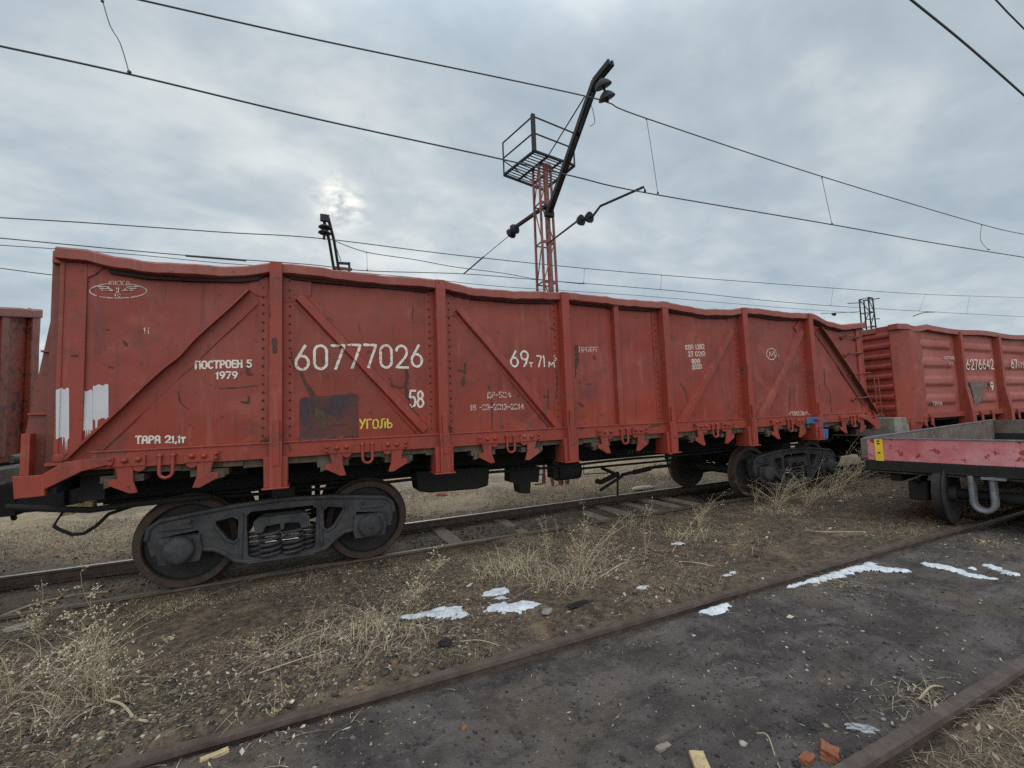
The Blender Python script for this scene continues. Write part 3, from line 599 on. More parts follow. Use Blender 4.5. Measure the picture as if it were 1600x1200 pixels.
text('painted_text', 'ПОСТРОЕН 5', (305.5, 576), (393, 573), 11, 2.6, 'white', wag)
text('painted_text', '1979', (338, 591.5), (371, 590.5), 10, 2.4, 'white', wag)
text('painted_text', 'ТАРА 21,1т', (212, 692.5), (289, 691), 10.5, 2.6, 'white', wag)
text('painted_number', '58', (640, 636), (662, 635.5), 25, 3.4, 'white', wag)
text('painted_text', 'УГОЛЬ', (562, 669.5), (613, 668), 13.5, 2.4, 'yellow_text', wag, gap=7)
text('painted_number', '69', (796, 573), (826, 572), 24, 3.1, 'white', wag); text('painted_text', 'т', (826.5, 573.5), (832, 573), 9, 1.6, 'white', wag)
text('painted_number', '71', (838.5, 573), (852, 572), 17, 2.2, 'white', wag); text('painted_text', 'м', (857, 573), (867, 572.5), 13, 1.9, 'white', wag); text('painted_text', '3', (865.5, 563.5), (869.5, 563), 7.5, 1.3, 'white', wag)
text('painted_text', 'ДР-504', (761, 621.5), (799, 621), 8.5, 1.5, 'white_worn', wag, gap=6)
text('painted_text', '18 -03-2013-2014', (735, 641), (819, 639), 8.5, 1.5, 'white_worn', wag, gap=6)
text('painted_text', 'ПРОБЕГ', (905, 550), (935, 549.5), 7.5, 1.2, 'white_worn', wag, gap=5)
text('painted_text', 'КОП 1282', (1070.5, 546.5), (1099, 545), 7, 1.1, 'white', wag)
text('painted_text', '27 0210', (1074, 557), (1100, 556), 7, 1.1, 'white', wag)
text('painted_text', '8010', (1079.5, 568), (1092, 567.5), 6.5, 1.1, 'white', wag); text('painted_text', '2020', (1080, 577), (1095, 576), 6.5, 1.1, 'white', wag)
text('painted_text', 'СТОРЕДФ-4', (1234, 650), (1262, 647.5), 6, 1.2, 'white_worn', wag)
b = MB(); S = []
def ell(cx, cy, rx, ry, a0, a1): 
    return [tuple(pY(cx+rx*math.cos(R(a)), cy+ry*math.sin(R(a)), -1.455)[[0, 2]]) for a in np.linspace(a0, a1, 16)]
ribbons(b, [ell(1203, 553.5, 7.3, 8.8, a, a+48) for a in range(0, 360, 60)]+[[tuple(pY(u, v, -1.455)[[0, 2]]) for u, v in l] for l in ([(1200, 557), (1200, 550), (1203, 556), (1206, 550)], [(1207, 557), (1207, 550)], [(1214, 555.5), (1214.6, 556.5)])], .011, on_side); b.build('inspection_stamp', 'white', wag)
b = MB(); em = [ell(184.5, 454.5, 44.5, 11.6, a0, a1) for a0, a1 in ((-72, -12), (-8, 8), (12, 62), (68, 128), (140, 192), (198, 252))]
for s_ in (-1, 1):
    for q in range(3): em.append([tuple(pY(u, v, -1.455)[[0, 2]]) for u, v in ((184.5+s_*(31-q*3), 448+q*2.9), (184.5+s_*(17-q*2.), 448.2+q*2.9), (184.5+s_*(14-q*3), 449.5+q*2.7))])
    em.append([tuple(pY(u, v, -1.455)[[0, 2]]) for u, v in ((184.5+s_*17, 448), (184.5+s_*10, 453.5), (184.5+s_*6, 454.5))])
    em.append([tuple(pY(u, v, -1.455)[[0, 2]]) for u, v in ((184.5+s_*1.4, 450.5), (184.5+s_*1.4, 457.5))])
em += [ell(182.5, 461.3, 2.3, 1.7, -20, -250), ell(187, 462.3, 2.2, 2.2, -30, -300)]
ribbons(b, em, .0085, on_side); b.build('emblem', 'white_worn', wag)
text('emblem_text', 'ЮКЖД', (170, 445.2), (202.5, 445.6), 6.5, .95, 'white_worn', wag)
text('painted_text', '11', (224, 521), (234, 521), 9, 1.4, 'white_worn', wag)
text('painted_number', '60777026', (981, 712), (1034, 708), 9, 1.3, 'greytext', wag, proj=lambda x, z, o: (x, -.335-o, z), Y=-.335)
# decals: patches and scrapes
def decal(name, cols, matn, tree=None, step=.03, o_=.003):
    """cols: (u, v_top, v_bottom) columns"""
    b = MB(); prev = None; vs = []; n = 14
    for u, v0, v1 in cols:
        for j in range(n+1): p = pY(u, v0+(v1-v0)*j/n, -1.455); vs.append(on_side(p[0], p[2], o_, tree))
    b.add(vs, [(i*(n+1)+j, (i+1)*(n+1)+j, (i+1)*(n+1)+j+1, i*(n+1)+j+1) for i in range(len(cols)-1) for j in range(n)]); return b.build(name, matn, wag)
def rectcols(u0, u1, vt, vb, drip, n=60):
    dr = [(random.uniform(u0, u1), random.uniform(.5, 1.0), drip*random.uniform(.25, 1)) for _ in range(int((u1-u0)/4.2))]; out = []
    for i in range(n+1):
        u = u0+(u1-u0)*i/n; e = min(i, n-i)/n; out.append((u, vt+1.2*math.sin(i*.21)+(1.5 if e < .03 else 0)-(u-u0)*.05, vb+2.*math.sin(i*.13+u0)+sum(L*math.exp(-((u-c_)/w_)**2) for c_, w_, L in dr)))
    return out
decal('paint_patch', rectcols(89, 109, 608, 684, 22), 'whitepatch', None, o_=.004)
decal('paint_patch', rectcols(118.5, 144, 611, 672, 30), 'whitepatch', BVS); decal('paint_patch', rectcols(144.3, 169, 602, 655, 30), 'whitepatch', BVS)
decal('chalk_panel', [(468+i*4.6, 621.5-i*.35+random.uniform(-1, 1)+(2 if i in (0, 20) else 0), 689.5-i*.3+random.uniform(-1, 1)-(2 if i in (0, 20) else 0)) for i in range(21)], 'chalk')
decal('blue_patch', [(1256+i*2.3, 652.5-i*.1+random.uniform(-1, 1), 667-i*.1+random.uniform(-1.5, 1.5)) for i in range(12)], 'blue', o_=.0045)
decal('blue_patch', [(1277+i*1.6, 650+i*1.5, 684) for i in range(6)]+[(1287+i*2, 670, 685) for i in range(5)], 'blue', o_=.006)
M['ochre'] = rough_metal('ochre_rust_streak', (.05, .034, .024), (.085, .055, .03), None, 14, .85)
SCR = [([(470, 582), (478, 600), (492, 622), (503, 640), (507, 652)], 6.5), ([(608, 592), (613, 602), (622, 607), (633, 604)], 4), ([(634, 575), (636, 590), (634, 605), (638, 625), (645, 642), (654, 648)], 5), ([(727, 568), (726.5, 585)], 4), ([(725, 590), (723.5, 602)], 7), ([(717, 578), (724, 580)], 4),
 ([(763, 603), (768, 612), (769.5, 640), (769, 675)], 2.4), ([(867, 570), (871, 590), (868.5, 625)], 3), ([(857, 607), (856, 640)], 3.2), ([(849, 619), (856, 621)], 3.4), ([(901, 542), (902, 560), (900, 574)], 7), ([(900, 574), (899, 590)], 2.5), ([(918, 600), (922, 600)], 5.5), ([(906, 630), (911, 634)], 5),
 ([(170, 573), (175, 574)], 6), ([(166, 515), (170, 515)], 3.5), ([(193, 533), (198, 540)], 3), ([(387, 566), (388, 585), (394, 585)], 5), ([(279, 612), (282, 628), (287, 634), (295, 639)], 2.4), ([(344, 607), (372, 606), (405, 602)], 1.6), ([(378, 628), (388, 630), (389, 620)], 4), ([(1062, 598), (1071, 612), (1074, 628)], 2), ([(1157, 568), (1159, 592)], 2.4), ([(1233.5, 606), (1234, 640)], 2), ([(1287, 576), (1288, 604)], 2.4), ([(1289, 604), (1296, 612), (1301, 644)], 1.8), ([(1280, 600), (1278, 640)], 1.4),
 ([(430, 533), (431, 552)], 8), ([(422, 478), (423, 500)], 3), ([(455, 550), (460, 580)], 2.5), ([(890, 528), (891, 543)], 3), ([(888, 557), (889, 567)], 3.5), ([(113, 556), (120, 556)], 6), ([(700, 664), (706, 676)], 5), ([(905, 668), (910, 668)], 5), ([(1010, 667), (1036, 662)], 3), ([(1040, 650), (1043, 664)], 4), ([(690, 660), (686, 690)], 2), ([(560, 508), (562, 520)], 1.5), ([(645, 480), (644, 500)], 1.4), ([(860, 512), (868, 516)], 2), ([(450, 690), (455, 704)], 3), ([(418, 685), (407, 692)], 5), ([(928, 556), (930, 562)], 3)]
OCH = [([(494, 632), (499, 645), (505, 656), (507, 668)], 9), ([(483, 628), (486, 650), (484, 668)], 3), ([(512, 664), (530, 661), (545, 662)], 2.5)]
for pl, wpx in SCR+OCH:
    b = MB(); P = [pY(u, v, -1.455) for u, v in pl]; wm = wpx*(pY(pl[0][0], pl[0][1]-1, -1.455)[2]-P[0][2])
    ribbons(b, [[(p[0], p[2]) for p in P]], lambda s_, wm=wm: wm*(.35+.75*np.sin(np.pi*np.clip(s_*.8+.12, 0, 1)))*(1+.25*rng.standard_normal(len(s_))), on_side, .0025 if wpx < 99 and (pl, wpx) not in OCH else .0065, .022); b.build('rust_scrape', 'ochre' if (pl, wpx) in OCH else 'scrape', wag)

# --- bogies
def make_bogie(xc, parent):
    S = lambda l: [(a, c_) for a, c_ in l]
    bol = MB(); bol.box(xc-.20, xc+.20, -1.05, 1.05, .50, .72); bol.box(xc-.3, xc+.3, -.4, .4, .6, .9); bol.box(xc-.12, xc+.12, -.95, -.6, .72, .98); bol.box(xc-.12, xc+.12, .6, .95, .72, .98)
    bo = bol.build('bogie', 'black', parent, bevel=.015)
    outer = [(-1.21, .60), (-1.19, .72), (-1.10, .785), (-.85, .815), (-.5, .855), (-.14, .875), (.14, .875), (.5, .855), (.85, .815), (1.10, .785), (1.19, .72), (1.21, .60), (1.17, .42), (1.10, .44), (1.085, .60), (.78, .635), (.745, .42), (.64, .405), (.55, .35), (.45, .26), (.33, .225), (-.33, .225), (-.45, .26), (-.55, .35), (-.64, .405), (-.745, .42), (-.78, .635), (-1.085, .60), (-1.10, .44), (-1.17, .42)]
    tri = [(.405, .70), (.47, .745), (.63, .72), (.635, .665), (.53, .50), (.46, .46), (.41, .50)]
    tril = [(-a, c_) for a, c_ in tri][::-1]
    win = [(-.345, .725), (-.30, .765), (.30, .765), (.345, .725), (.33, .30), (.30, .275), (-.30, .275), (-.33, .30)]
    for sy in (-1, 1):
        yo, yi = sy*1.105, sy*.96; sf = MB()
        sf.prism([(xc+a, c_) for a, c_ in outer], XZ(0), yo, yi, [[(xc+a, c_) for a, c_ in h] for h in (tri, tril, win)])
        for loop in (tri, tril): sf.tube([(xc+a, yo, c_) for a, c_ in loop], .02, 6, True)
        top = outer[0:12]; sf.tube([(xc+a, yo+sy*.0, c_-.015) for a, c_ in top], .026, 6)
        bot = outer[16:26]; sf.tube([(xc+a, yo, c_+.018) for a, c_ in bot], .026, 6)
        for s_ in (-1, 1): sf.tube([(xc+s_*.40, yo, .28), (xc+s_*.385, yo, .76)], .022, 6); sf.box(xc+s_*.97-.14, xc+s_*.97+.14, min(yo, yo+sy*.02), max(yo, yo+sy*.02), .665, .70)
        sf.sphere((xc-.85, yo+sy*.01, .735), .022); sf.sphere((xc+.85, yo+sy*.01, .735), .022)
        sf.build('side_frame', 'iron', bo, smooth=True, bevel=.008)
        we = MB(); we.prism([(xc-.26, .535), (xc-.28, .66), (xc-.22, .70), (xc+.24, .70), (xc+.28, .64), (xc+.26, .535), (xc+.19, .535), (xc+.16, .60), (xc+.02, .61), (xc+.02, .545), (xc-.02, .545), (xc-.02, .61), (xc-.16, .60), (xc-.19, .535)], XZ(0), sy*1.15, sy*1.0)
        we.box(xc-.33, xc+.33, min(sy*1.16, sy*.9), max(sy*1.16, sy*.9), .228, .25); we.build('bolster_end', 'iron', bo, bevel=.012)
        for dx, dy, rr in ((-.118, 1.115, .098), (.105, 1.115, .098), (-.262, 1.0, .08), (.255, 1.0, .08)):
            sp_ = MB(); n = 72; sp_.tube([(xc+dx+rr*math.cos(a*2*math.pi*5.2/n), sy*(dy-.04)+rr*.8*math.sin(a*2*math.pi*5.2/n), .252+.285*a/n) for a in range(n+1)], .0185, 8); sp_.build('coil_spring', 'iron', bo, smooth=True)
        for ax in (-.925, .925):
            x = xc+ax; bx = MB(); bx.prism([(x-.17, .34), (x+.17, .34), (x+.19, .44), (x+.17, .60), (x-.17, .60), (x-.19, .44)], XZ(0), sy*1.16, sy*.93)
            bx.lathe([(.001, .085), (.10, .085), (.125, .07), (.135, .045), (.135, 0)], lambda a, c_, h, x=x: (x+a, sy*(1.16+h), .475+c_), 28)
            for q in range(4): bx.sphere((x+.135*math.cos(.785+q*1.57), sy*1.168, .475+.135*math.sin(.785+q*1.57)), .017, 6)
            if ax > 0: bx.lathe([(.001, .1), (.03, .098), (.034, .085)], lambda a, c_, h, x=x: (x+a, sy*(1.16+h), .475+c_), 6)
            bx.build('axle_box', 'iron', bo, smooth=True, bevel=.008)
    for ax in (-.925, .925):
        x = xc+ax; a_ = MB(); a_.lathe([(.001, -1.1), (.065, -1.1), (.07, -.8), (.095, -.72), (.085, 0), (.095, .72), (.07, .8), (.065, 1.1), (.001, 1.1)], lambda a, c_, h: (x+a, h, .475+c_), 18); a_.build('axle', 'web', bo, smooth=True)
        for sy in (-1, 1):
            wl = MB(); prof = [(.095, .70), (.12, .70), (.125, .755), (.20, .745), (.34, .725), (.385, .72), (.392, .708), (.475, .708), (.500, .715), (.505, .728), (.49, .745), (.482, .755), (.475, .83), (.468, .838), (.405, .838), (.395, .825), (.385, .78), (.33, .775), (.20, .80), (.125, .86), (.11, .865), (.095, .865)]
            wl.lathe([(r, h) for r, h in prof], lambda a, c_, h: (x+a, sy*h, .475+c_), 56, [1]*4+[0]*11+[1]*6); wl.build('wheel', ['wheel', 'web'], bo, smooth=True)
make_bogie(-4.43, wag); make_bogie(4.43, wag)

# ------------------------------------------------------------------ neighbour wagons on the same track
def plain_bogie(xc, parent): make_bogie(xc, parent)
wl_ = thing('freight_wagon', 'rust-stained red wagon cut off by the left edge, only its end wall showing', 'freight wagon', (-13.95, 0, 0))
M['red_rusty'] = paint('orange_rusty_paint', (.25, .045, .022), (.19, .032, .022), rust=(.035, .02, .018), rust_amt=.85, chip=.54)
x = 6.35; ez = lambda y: 3.40-.20*max(0, min(1.5-abs(y), 1.2))
b = MB(); b.prism([(-1.44, 1.36), (1.44, 1.36)]+[(y, ez(y)-.06) for y in np.linspace(1.44, -1.44, 13)], lambda a, c_, d_: (d_, a, c_), x-.05, x); b.build('end_wall', 'red_rusty', wl_)
b = MB(); b.box(-6.35, x-.06, -1.44, -1.40, 1.36, 3.4); b.box(-6.35, x-.06, 1.40, 1.44, 1.36, 3.4); b.build('side_wall', 'red', wl_)
b = MB(); b.box(-6.3, x-.05, -1.40, 1.40, 1.30, 1.345); b.box(-6.35, x+.2, -.35, .35, .93, 1.29); b.build('underframe', 'black', wl_)
for y, wd in ((1.36, .20), (.70, .16), (-.70, .16), (-1.36, .20)):
    b = MB(); b.prism([(x, ez(y)+(.02 if wd > .18 else -.1)), (x+.06, ez(y)+(0 if wd > .18 else -.1)), (x+.055, 2.9), (x+.075, 1.42), (x, 1.42)], XZ(0), y-wd/2, y+wd/2); b.build('end_post', 'red_rusty', wl_, bevel=.01)
b = MB(); b.prism([(y, ez(y)-.1) for y in np.linspace(-1.46, 1.46, 13)]+[(y, ez(y)+.02+.01*math.sin(y*9)) for y in np.linspace(1.46, -1.46, 13)], lambda a, c_, d_: (d_, a, c_), x-.1, x+.08); b.build('top_chord', 'red_top', wl_, bevel=.015)
b = MB(); b.box(x-.1, x+.26, -1.5, 1.5, 1.02, 1.31); b.build('end_beam', 'beam', wl_, bevel=.01)
b = MB(); b.box(x+.05, x+.62, -.24, .24, .84, 1.18); b.tube([(x+.2, .1, .95), (x+.3, .45, .78), (x+.25, .6, .70)], .03); b.build('coupler', 'black', wl_, bevel=.03)
b = MB(); b.tube([(x+.15, .72, 1.40), (x+.24, .9, 1.42), (x+.26, 1.2, 1.41)], .05, 10); b.build('step_tube', 'beam', wl_, smooth=True)
b = MB(); b.box(x+.262, x+.268, .95, 1.22, 1.17, 1.185); b.box(x+.262, x+.268, .95, 1.22, 1.22, 1.235); b.box(x+.262, x+.268, .95, .97, 1.186, 1.219); b.box(x+.262, x+.268, 1.2, 1.22, 1.186, 1.219); b.build('beam_mark', 'white', wl_)
make_bogie(4.3, wl_)

wr = thing('freight_wagon', 'red wagon with ribbed pressed panels numbered 6276642, coupled on the right behind the trolley', 'freight wagon', (13.95, 0, 0))
x = -6.35; L = 12.7; NP = [-3.58, -1.49, .60, 2.69, 4.6]
def ribprof(z, lo=1.45, hi=3.3, n=8, dpt=.05):
    u = (z-lo)/(hi-lo)*n; f = u-math.floor(u)
    return -dpt*(1-abs(min(1, max(-1, (f-.5)/.28)))**4) if abs(f-.5) < .28 and 0 < u < n else 0
b = MB(); nz = 120; ys = np.linspace(-1.36, 1.36, 6); vs = []
for y in ys:
    for j in range(nz+1): z = 1.42+1.93*j/nz; vs.append((x-.014+ribprof(z)*.75, y, z))
b.add(vs, [(i*(nz+1)+j, (i+1)*(nz+1)+j, (i+1)*(nz+1)+j+1, i*(nz+1)+j+1) for i in range(5) for j in range(nz)]); b.build('end_wall', 'red', wr, smooth=True)
pb = [x+.18]+NP+[x+L-.18]
for i in range(len(pb)-1):
    b = MB(); x0, x1 = pb[i], pb[i+1]; nu, nv = 24, 70; vs = []
    for a in range(nu+1):
        xx_ = x0+(x1-x0)*a/nu; e = min(1, max(0, (min(a, nu-a)-2)/2.))
        for j in range(nv+1):
            z = 1.42+1.9*j/nv; vs.append((xx_, -1.42+ribprof(z, 1.5, 3.25, 4, .055)*e+.008*mnoise.noise(Vector((xx_*2, z*2, i))), z))
    b.add(vs, [(a*(nv+1)+j, (a+1)*(nv+1)+j, (a+1)*(nv+1)+j+1, a*(nv+1)+j+1) for a in range(nu) for j in range(nv)]); b.build('side_panel', 'red_pale', wr, smooth=True)
for xp in NP:
    b = MB(); b.prism([(xp-.075, -1.41), (xp-.06, -1.56), (xp+.06, -1.56), (xp+.075, -1.41)], lambda a, c_, z: (a, c_, z), 1.42, 3.36)
    b.prism([(-1.40, 1.42), (-1.57, 2.0), (-1.64, 1.42), (-1.64, 1.06), (-1.35, 1.06)], lambda a, c_, d_: (d_, a, c_), xp-.085, xp+.085); b.build('side_post', 'red_trim', wr, bevel=.006)
for xa, xb in ((x, x+.42), (x+L-.42, x+L)):
    b = MB(); sgx = 1 if xa == x else -1; b.prism([((xa if sgx > 0 else xb)+sgx*q0_, q1_) for q0_, q1_ in ((0, -1.12), (0, -1.36), (.08, -1.45), (.52, -1.535), (.62, -1.535), (1.1, -1.46), (1.15, -1.40))], lambda a, c_, z: (a, c_, z), 1.22, 3.40); b.build('corner_post', 'red_trim', wr, smooth=True, bevel=.015)
b = MB(); n = 60; vs = []
for i in range(n+1):
    xx_ = x-.03+(L+.06)*i/n; z = 3.43+.02*math.sin(xx_*2.1)-(.05 if -5.9 < xx_ < -5.1 else 0)*math.sin((xx_+6)*3.9); vs += [(xx_, -1.36, z), (xx_, -1.53, z), (xx_, -1.54, z-.12), (xx_, -1.36, z-.12)]
b.add(vs, [(i*4+q, i*4+(q+1) % 4, i*4+4+(q+1) % 4, i*4+4+q) for i in range(n) for q in range(4)]+[(0, 1, 2, 3), tuple(n*4+q for q in range(4))]); b.build('top_chord', 'red_top', wr, smooth=True)
b = MB(); b.box(x-.06, x+.05, -1.12, 1.4, 3.26, 3.385); b.build('end_chord', 'red_top', wr, bevel=.01)
b = MB(); b.box(x+.4, x+L-.4, -1.50, -1.38, 1.30, 1.415); b.build('side_sill', 'red_trim', wr, bevel=.006)
b = MB(); b.box(x-.35, x+.22, -1.46, 1.46, .95, 1.36); b.build('end_beam', 'beam', wr, bevel=.01)
b = MB(); b.prism([(x+.225, .99), (x+.5, 1.0), (x+.85, 1.28), (x+.85, 1.34), (x+.225, 1.34)], XZ(0), -1.50, -1.44); b.build('beam_gusset', 'red_trim', wr, bevel=.006)
b = MB(); b.box(x+.05, x+L, -1.38, 1.38, 1.24, 1.29); b.box(x, x+L, -.35, .35, .9, 1.235); b.box(x, x+L, 1.40, 1.44, 1.36, 3.4)
for xp in NP: b.box(xp-.08, xp+.08, -1.34, 1.4, 1.06, 1.235)
b.build('underframe', 'black', wr)
b = MB(); b.box(x-.85, x-.351, -.22, .22, .84, 1.18); b.build('coupler', 'black', wr, bevel=.03)
for i in range(len(NP)-1):
    for s_ in (-.3, .3):
        xm = (NP[i]+NP[i+1])/2+s_; b = MB(); b.prism([(xm-.05, 1.36), (xm+.05, 1.36), (xm+.07, 1.2), (xm+.09, 1.08), (xm-.05, 1.16)], XZ(0), -1.525, -1.505); b.box(xm-.11, xm+.11, -1.53, -1.501, 1.33, 1.40); b.build('hatch_latch', 'red_trim', wr, bevel=.004)
for s_ in (-.3, .3):
    xm = -5.62+s_*.5+.2; b = MB(); b.prism([(xm-.05, 1.36), (xm+.05, 1.36), (xm+.07, 1.2), (xm+.09, 1.08), (xm-.05, 1.16)], XZ(0), -1.525, -1.505); b.box(xm-.11, xm+.11, -1.53, -1.501, 1.33, 1.40); b.build('hatch_latch', 'red_trim', wr, bevel=.004)
flat = lambda x_, z_, o: (x_-13.95, -1.50-o, z_)
text('painted_number', '6276642', (1510, 577), (1553, 576), 15, 1.9, 'white', wr, proj=flat, Y=-1.5)
text('painted_number', '67', (1580, 575), (1590, 575), 13, 1.8, 'white', wr, proj=flat, Y=-1.5); text('painted_text', 'т75м', (1591, 575), (1606, 575), 8, 1.3, 'white_worn', wr, proj=flat, Y=-1.5)
text('painted_number', '9', (1548, 609), (1553, 609), 11, 2.4, 'white', wr, proj=flat, Y=-1.5); text('painted_text', 'ТАРА', (1457, 633), (1472, 633), 5, 1.3, 'white_worn', wr, proj=flat, Y=-1.5)
text('painted_text', 'ПОСТРОЕН', (1475, 561), (1491, 561), 4, 1.0, 'white_worn', wr, proj=flat, Y=-1.5); text('painted_text', '11', (1483, 570), (1489, 570), 4, 1.2, 'white_worn', wr, proj=flat, Y=-1.5)
b = MB(); vs = []
for u, v in [(1515, 597), (1540, 596), (1543, 603), (1536, 609), (1541, 617), (1532, 628), (1523, 632), (1520, 615)]: p = pY(u, v, -1.49); vs.append((p[0]-13.95, p[2]))
b.prism(vs, XZ(0), -1.492, -1.40); b.build('worn_patch', 'bluegrey', wr)
make_bogie(-4.35, wr); make_bogie(4.35, wr)

# ------------------------------------------------------------------ low trolley on the near track
CA = R(8.5); TB = np.array([2.98, -3.03, 0.])
car = thing('rail_trolley', 'low flat rail trolley with pinkish red end board and yellow strip, on the near track', 'rail trolley', tuple(TB), rz=CA)
LT, WT = 7.4, 3.0     # local x along the track, local -y towards the viewer's side
def lbox(name, x0, x1, y0, y1, z0, z1, m_, bev=.006, parent=car): b = MB(); b.box(x0, x1, y0, y1, z0, z1); return b.build(name, m_, parent, bevel=bev)
lbox('end_board', 0, .04, -WT, -.045, .905, 1.20, 'pink'); lbox('end_board', LT, LT+.04, -WT, -.045, .77, 1.20, 'rustboard')
lbox('side_board', -.0, LT+.04, -.04, 0, .77, 1.20, 'rustboard'); lbox('side_board', 0, LT+.04, -WT-.04, -WT-.005, .93, 1.20, 'rustboard')
lbox('corner_angle', -.02, .05, -.06, .012, .925, 1.205, 'rustboard')
b = MB(); b.box(-.012, .052, -WT, -.05, 1.201, 1.213); b.build('board_cap', 'galv', car)
b = MB(); b.box(.05, LT+.04, -.05, .01, 1.201, 1.213); b.build('board_cap', 'galv', car)
lbox('deck', .045, LT-.005, -WT, -.045, .735, .76, 'floorwood'); 
b = MB(); b.box(.0, .12, -WT, -.01, .775, .90); b.box(-.02, .14, -WT, -.01, .775, .79); b.box(LT-.1, LT+.02, -WT, -.01, .70, .90)
for y in (-.3, -1.2, -1.8, -2.7): b.box(.14, LT-.12, y-.06, y+.06, .62, .73)
b.build('frame', 'black', car, bevel=.006)
b = MB(); b.box(-.012, -.004, -.235, -.145, .90, 1.195); b.build('reflective_strip', 'yellow', car)
b = MB()
for y, z in ((-.19, 1.17), (-.19, 1.135), (-.19, 1.01)): b.box(-.016, -.0125, y-.014, y+.014, z-.009, z+.009)
b.build('strip_mark', 'black', car)
for xa in (.22, 5.6):
    zc_ = Z2+.36
    a_ = MB(); a_.lathe([(.001, -1.0), (.05, -1.0), (.07, -.7), (.065, .7), (.05, 1.0), (.001, 1.0)], lambda a, c_, h: (xa+a, -1.55+h, zc_+c_), 16); ax = a_.build('axle', 'black', car, smooth=True)
    for sy in (-1, 1):
        wl2 = MB(); wl2.lathe([(.07, .66), (.10, .66), (.11, .73), (.29, .715), (.30, .705), (.36, .705), (.385, .712), (.387, .722), (.372, .74), (.36, .75), (.355, .83), (.30, .83), (.29, .80), (.12, .79), (.10, .84), (.07, .84)], lambda a, c_, h: (xa+a, -1.55+sy*h, zc_+c_), 44, [1]*3+[0]*9+[1]*3); wl2.build('wheel', ['web', 'web'], car, smooth=True)
        bx = MB(); bx.box(xa-.11, xa+.11, min(-1.55+sy*.92, -1.55+sy*1.12), max(-1.55+sy*.92, -1.55+sy*1.12), zc_-.12, zc_+.13); bx.prism([(xa-.30, .70), (xa+.30, .70), (xa+.13, zc_+.1), (xa-.13, zc_+.1)], XZ(0), -1.55+sy*.98, -1.55+sy*1.02); bx.build('axle_box', 'black', car, smooth=True, bevel=.02)
b = MB()
for xo in (-.01, .10):
    b.tube([(xo, -1.06, .775), (xo, -1.06, .46)]+[(xo, -1.15+.09*math.cos(a), .46-.10*math.sin(a)) for a in np.linspace(0, math.pi, 9)]+[(xo, -1.24, .46), (xo, -1.24, .775)], .028, 10)
b.box(-.06, .14, -1.36, -1.16, .745, .773); b.build('pipe_step', 'galv', car, smooth=True)

# ------------------------------------------------------------------ overhead line: masts and wires
def insulator(b, p, q, n=2, r=.13):
    p = np.array(p, float); q = np.array(q, float); t = (q-p)/np.linalg.norm(q-p); L = np.linalg.norm(q-p)
    b.tube([p, q], .025, 8)
    for i in range(n):
        c_ = p+(q-p)*(i+.6)/n; s_ = L/n; b.tube([c_-t*s_*.45, c_-t*s_*.25, c_-t*s_*.0, c_+t*s_*.12, c_+t*s_*.14], [r*.35, r*.7, r*.95, r, r*.3], 16)
def lattice(b, base, top, w0, w1, H, n, leg=.035):
    base = np.array(base, float); top = np.array(top, float); C4 = [(-1, -1), (1, -1), (1, 1), (-1, 1)]
    def pt(k, s_): P = base+(top-base)*s_; w_ = w0+(w1-w0)*s_; return P+np.array([C4[k][0]*w_/2, C4[k][1]*w_/2, 0])
    for k in range(4): b.bar(pt(k, 0), pt(k, 1), leg*1.7, leg*1.7, (0, 1, 0))
    for i in range(n):
        for k in range(4):
            s0, s1 = i/n, (i+1)/n; j = (k+1) % 4
            
            if k in (0, 3): b.bar(pt(k if i % 2 else j, s0), pt(j if i % 2 else k, s1), leg*.9, leg*.9, (0.3, .9, .1))
            b.bar(pt(k, s1), pt(j, s1), leg*.9, leg*(2.6 if k == 0 else 1.), (0, 0, 1))
YM = 3.25
mb_ = pY(855, 470, YM); mt_ = pY(846, 262, YM)
mast = thing('catenary_mast', 'tall red lattice mast with railed platform, standing behind the numbered wagon', 'mast', (mb_[0]+.03, YM, gz(mb_[0], YM)))
MO = np.array([mb_[0]+.03, YM, gz(mb_[0], YM)]); loc = lambda P: np.array(P)-MO
b = MB(); HT = mt_[2]-MO[2]; lattice(b, (0, 0, -.1), (mt_[0]-MO[0], 0, HT), .44, .34, HT, 8, .030); b.tube([(.02, -.215, 0), (mt_[0]-MO[0]+.02, -.17, HT)], .066, 10); b.build('lattice_tower', 'mastred', mast)
# platform
ZP = HT; fc = [pZ(u, v, MO[2]+ZP) for u, v in [(787.5, 273.4), (834.7, 236), (897.7, 258.7), (850.5, 297)]]; fc = [loc(p) for p in fc]
b = MB()
for i in range(4): b.bar(fc[i], fc[(i+1) % 4], .055, .055)
for i in range(1, 12): s_ = i/12; b.bar(fc[0]+(fc[1]-fc[0])*s_, fc[3]+(fc[2]-fc[3])*s_, .02, .02)
for i in range(1, 3): s_ = i/3; b.bar(fc[0]+(fc[3]-fc[0])*s_, fc[1]+(fc[2]-fc[1])*s_, .045, .045)
b.build('platform', 'steel', mast)
b = MB(); up = np.array([0, 0, 1.]); hh = .92
for i in range(4):
    if i != 3: b.bar(fc[i], fc[i]+up*hh, .032, .032, (0, 1, 0))
    if i in (0, 1):
        for z in (hh*.52, hh): b.bar(fc[i]+up*z, fc[i+1]+up*z, .028, .028)
b.bar(fc[1], fc[1]+up*(hh+.05), .10, .07, (0, 1, 0)); b.bar(fc[0]+up*hh*.45, fc[3]+up*hh*.0, .022, .022); b.build('railing', 'steel', mast)
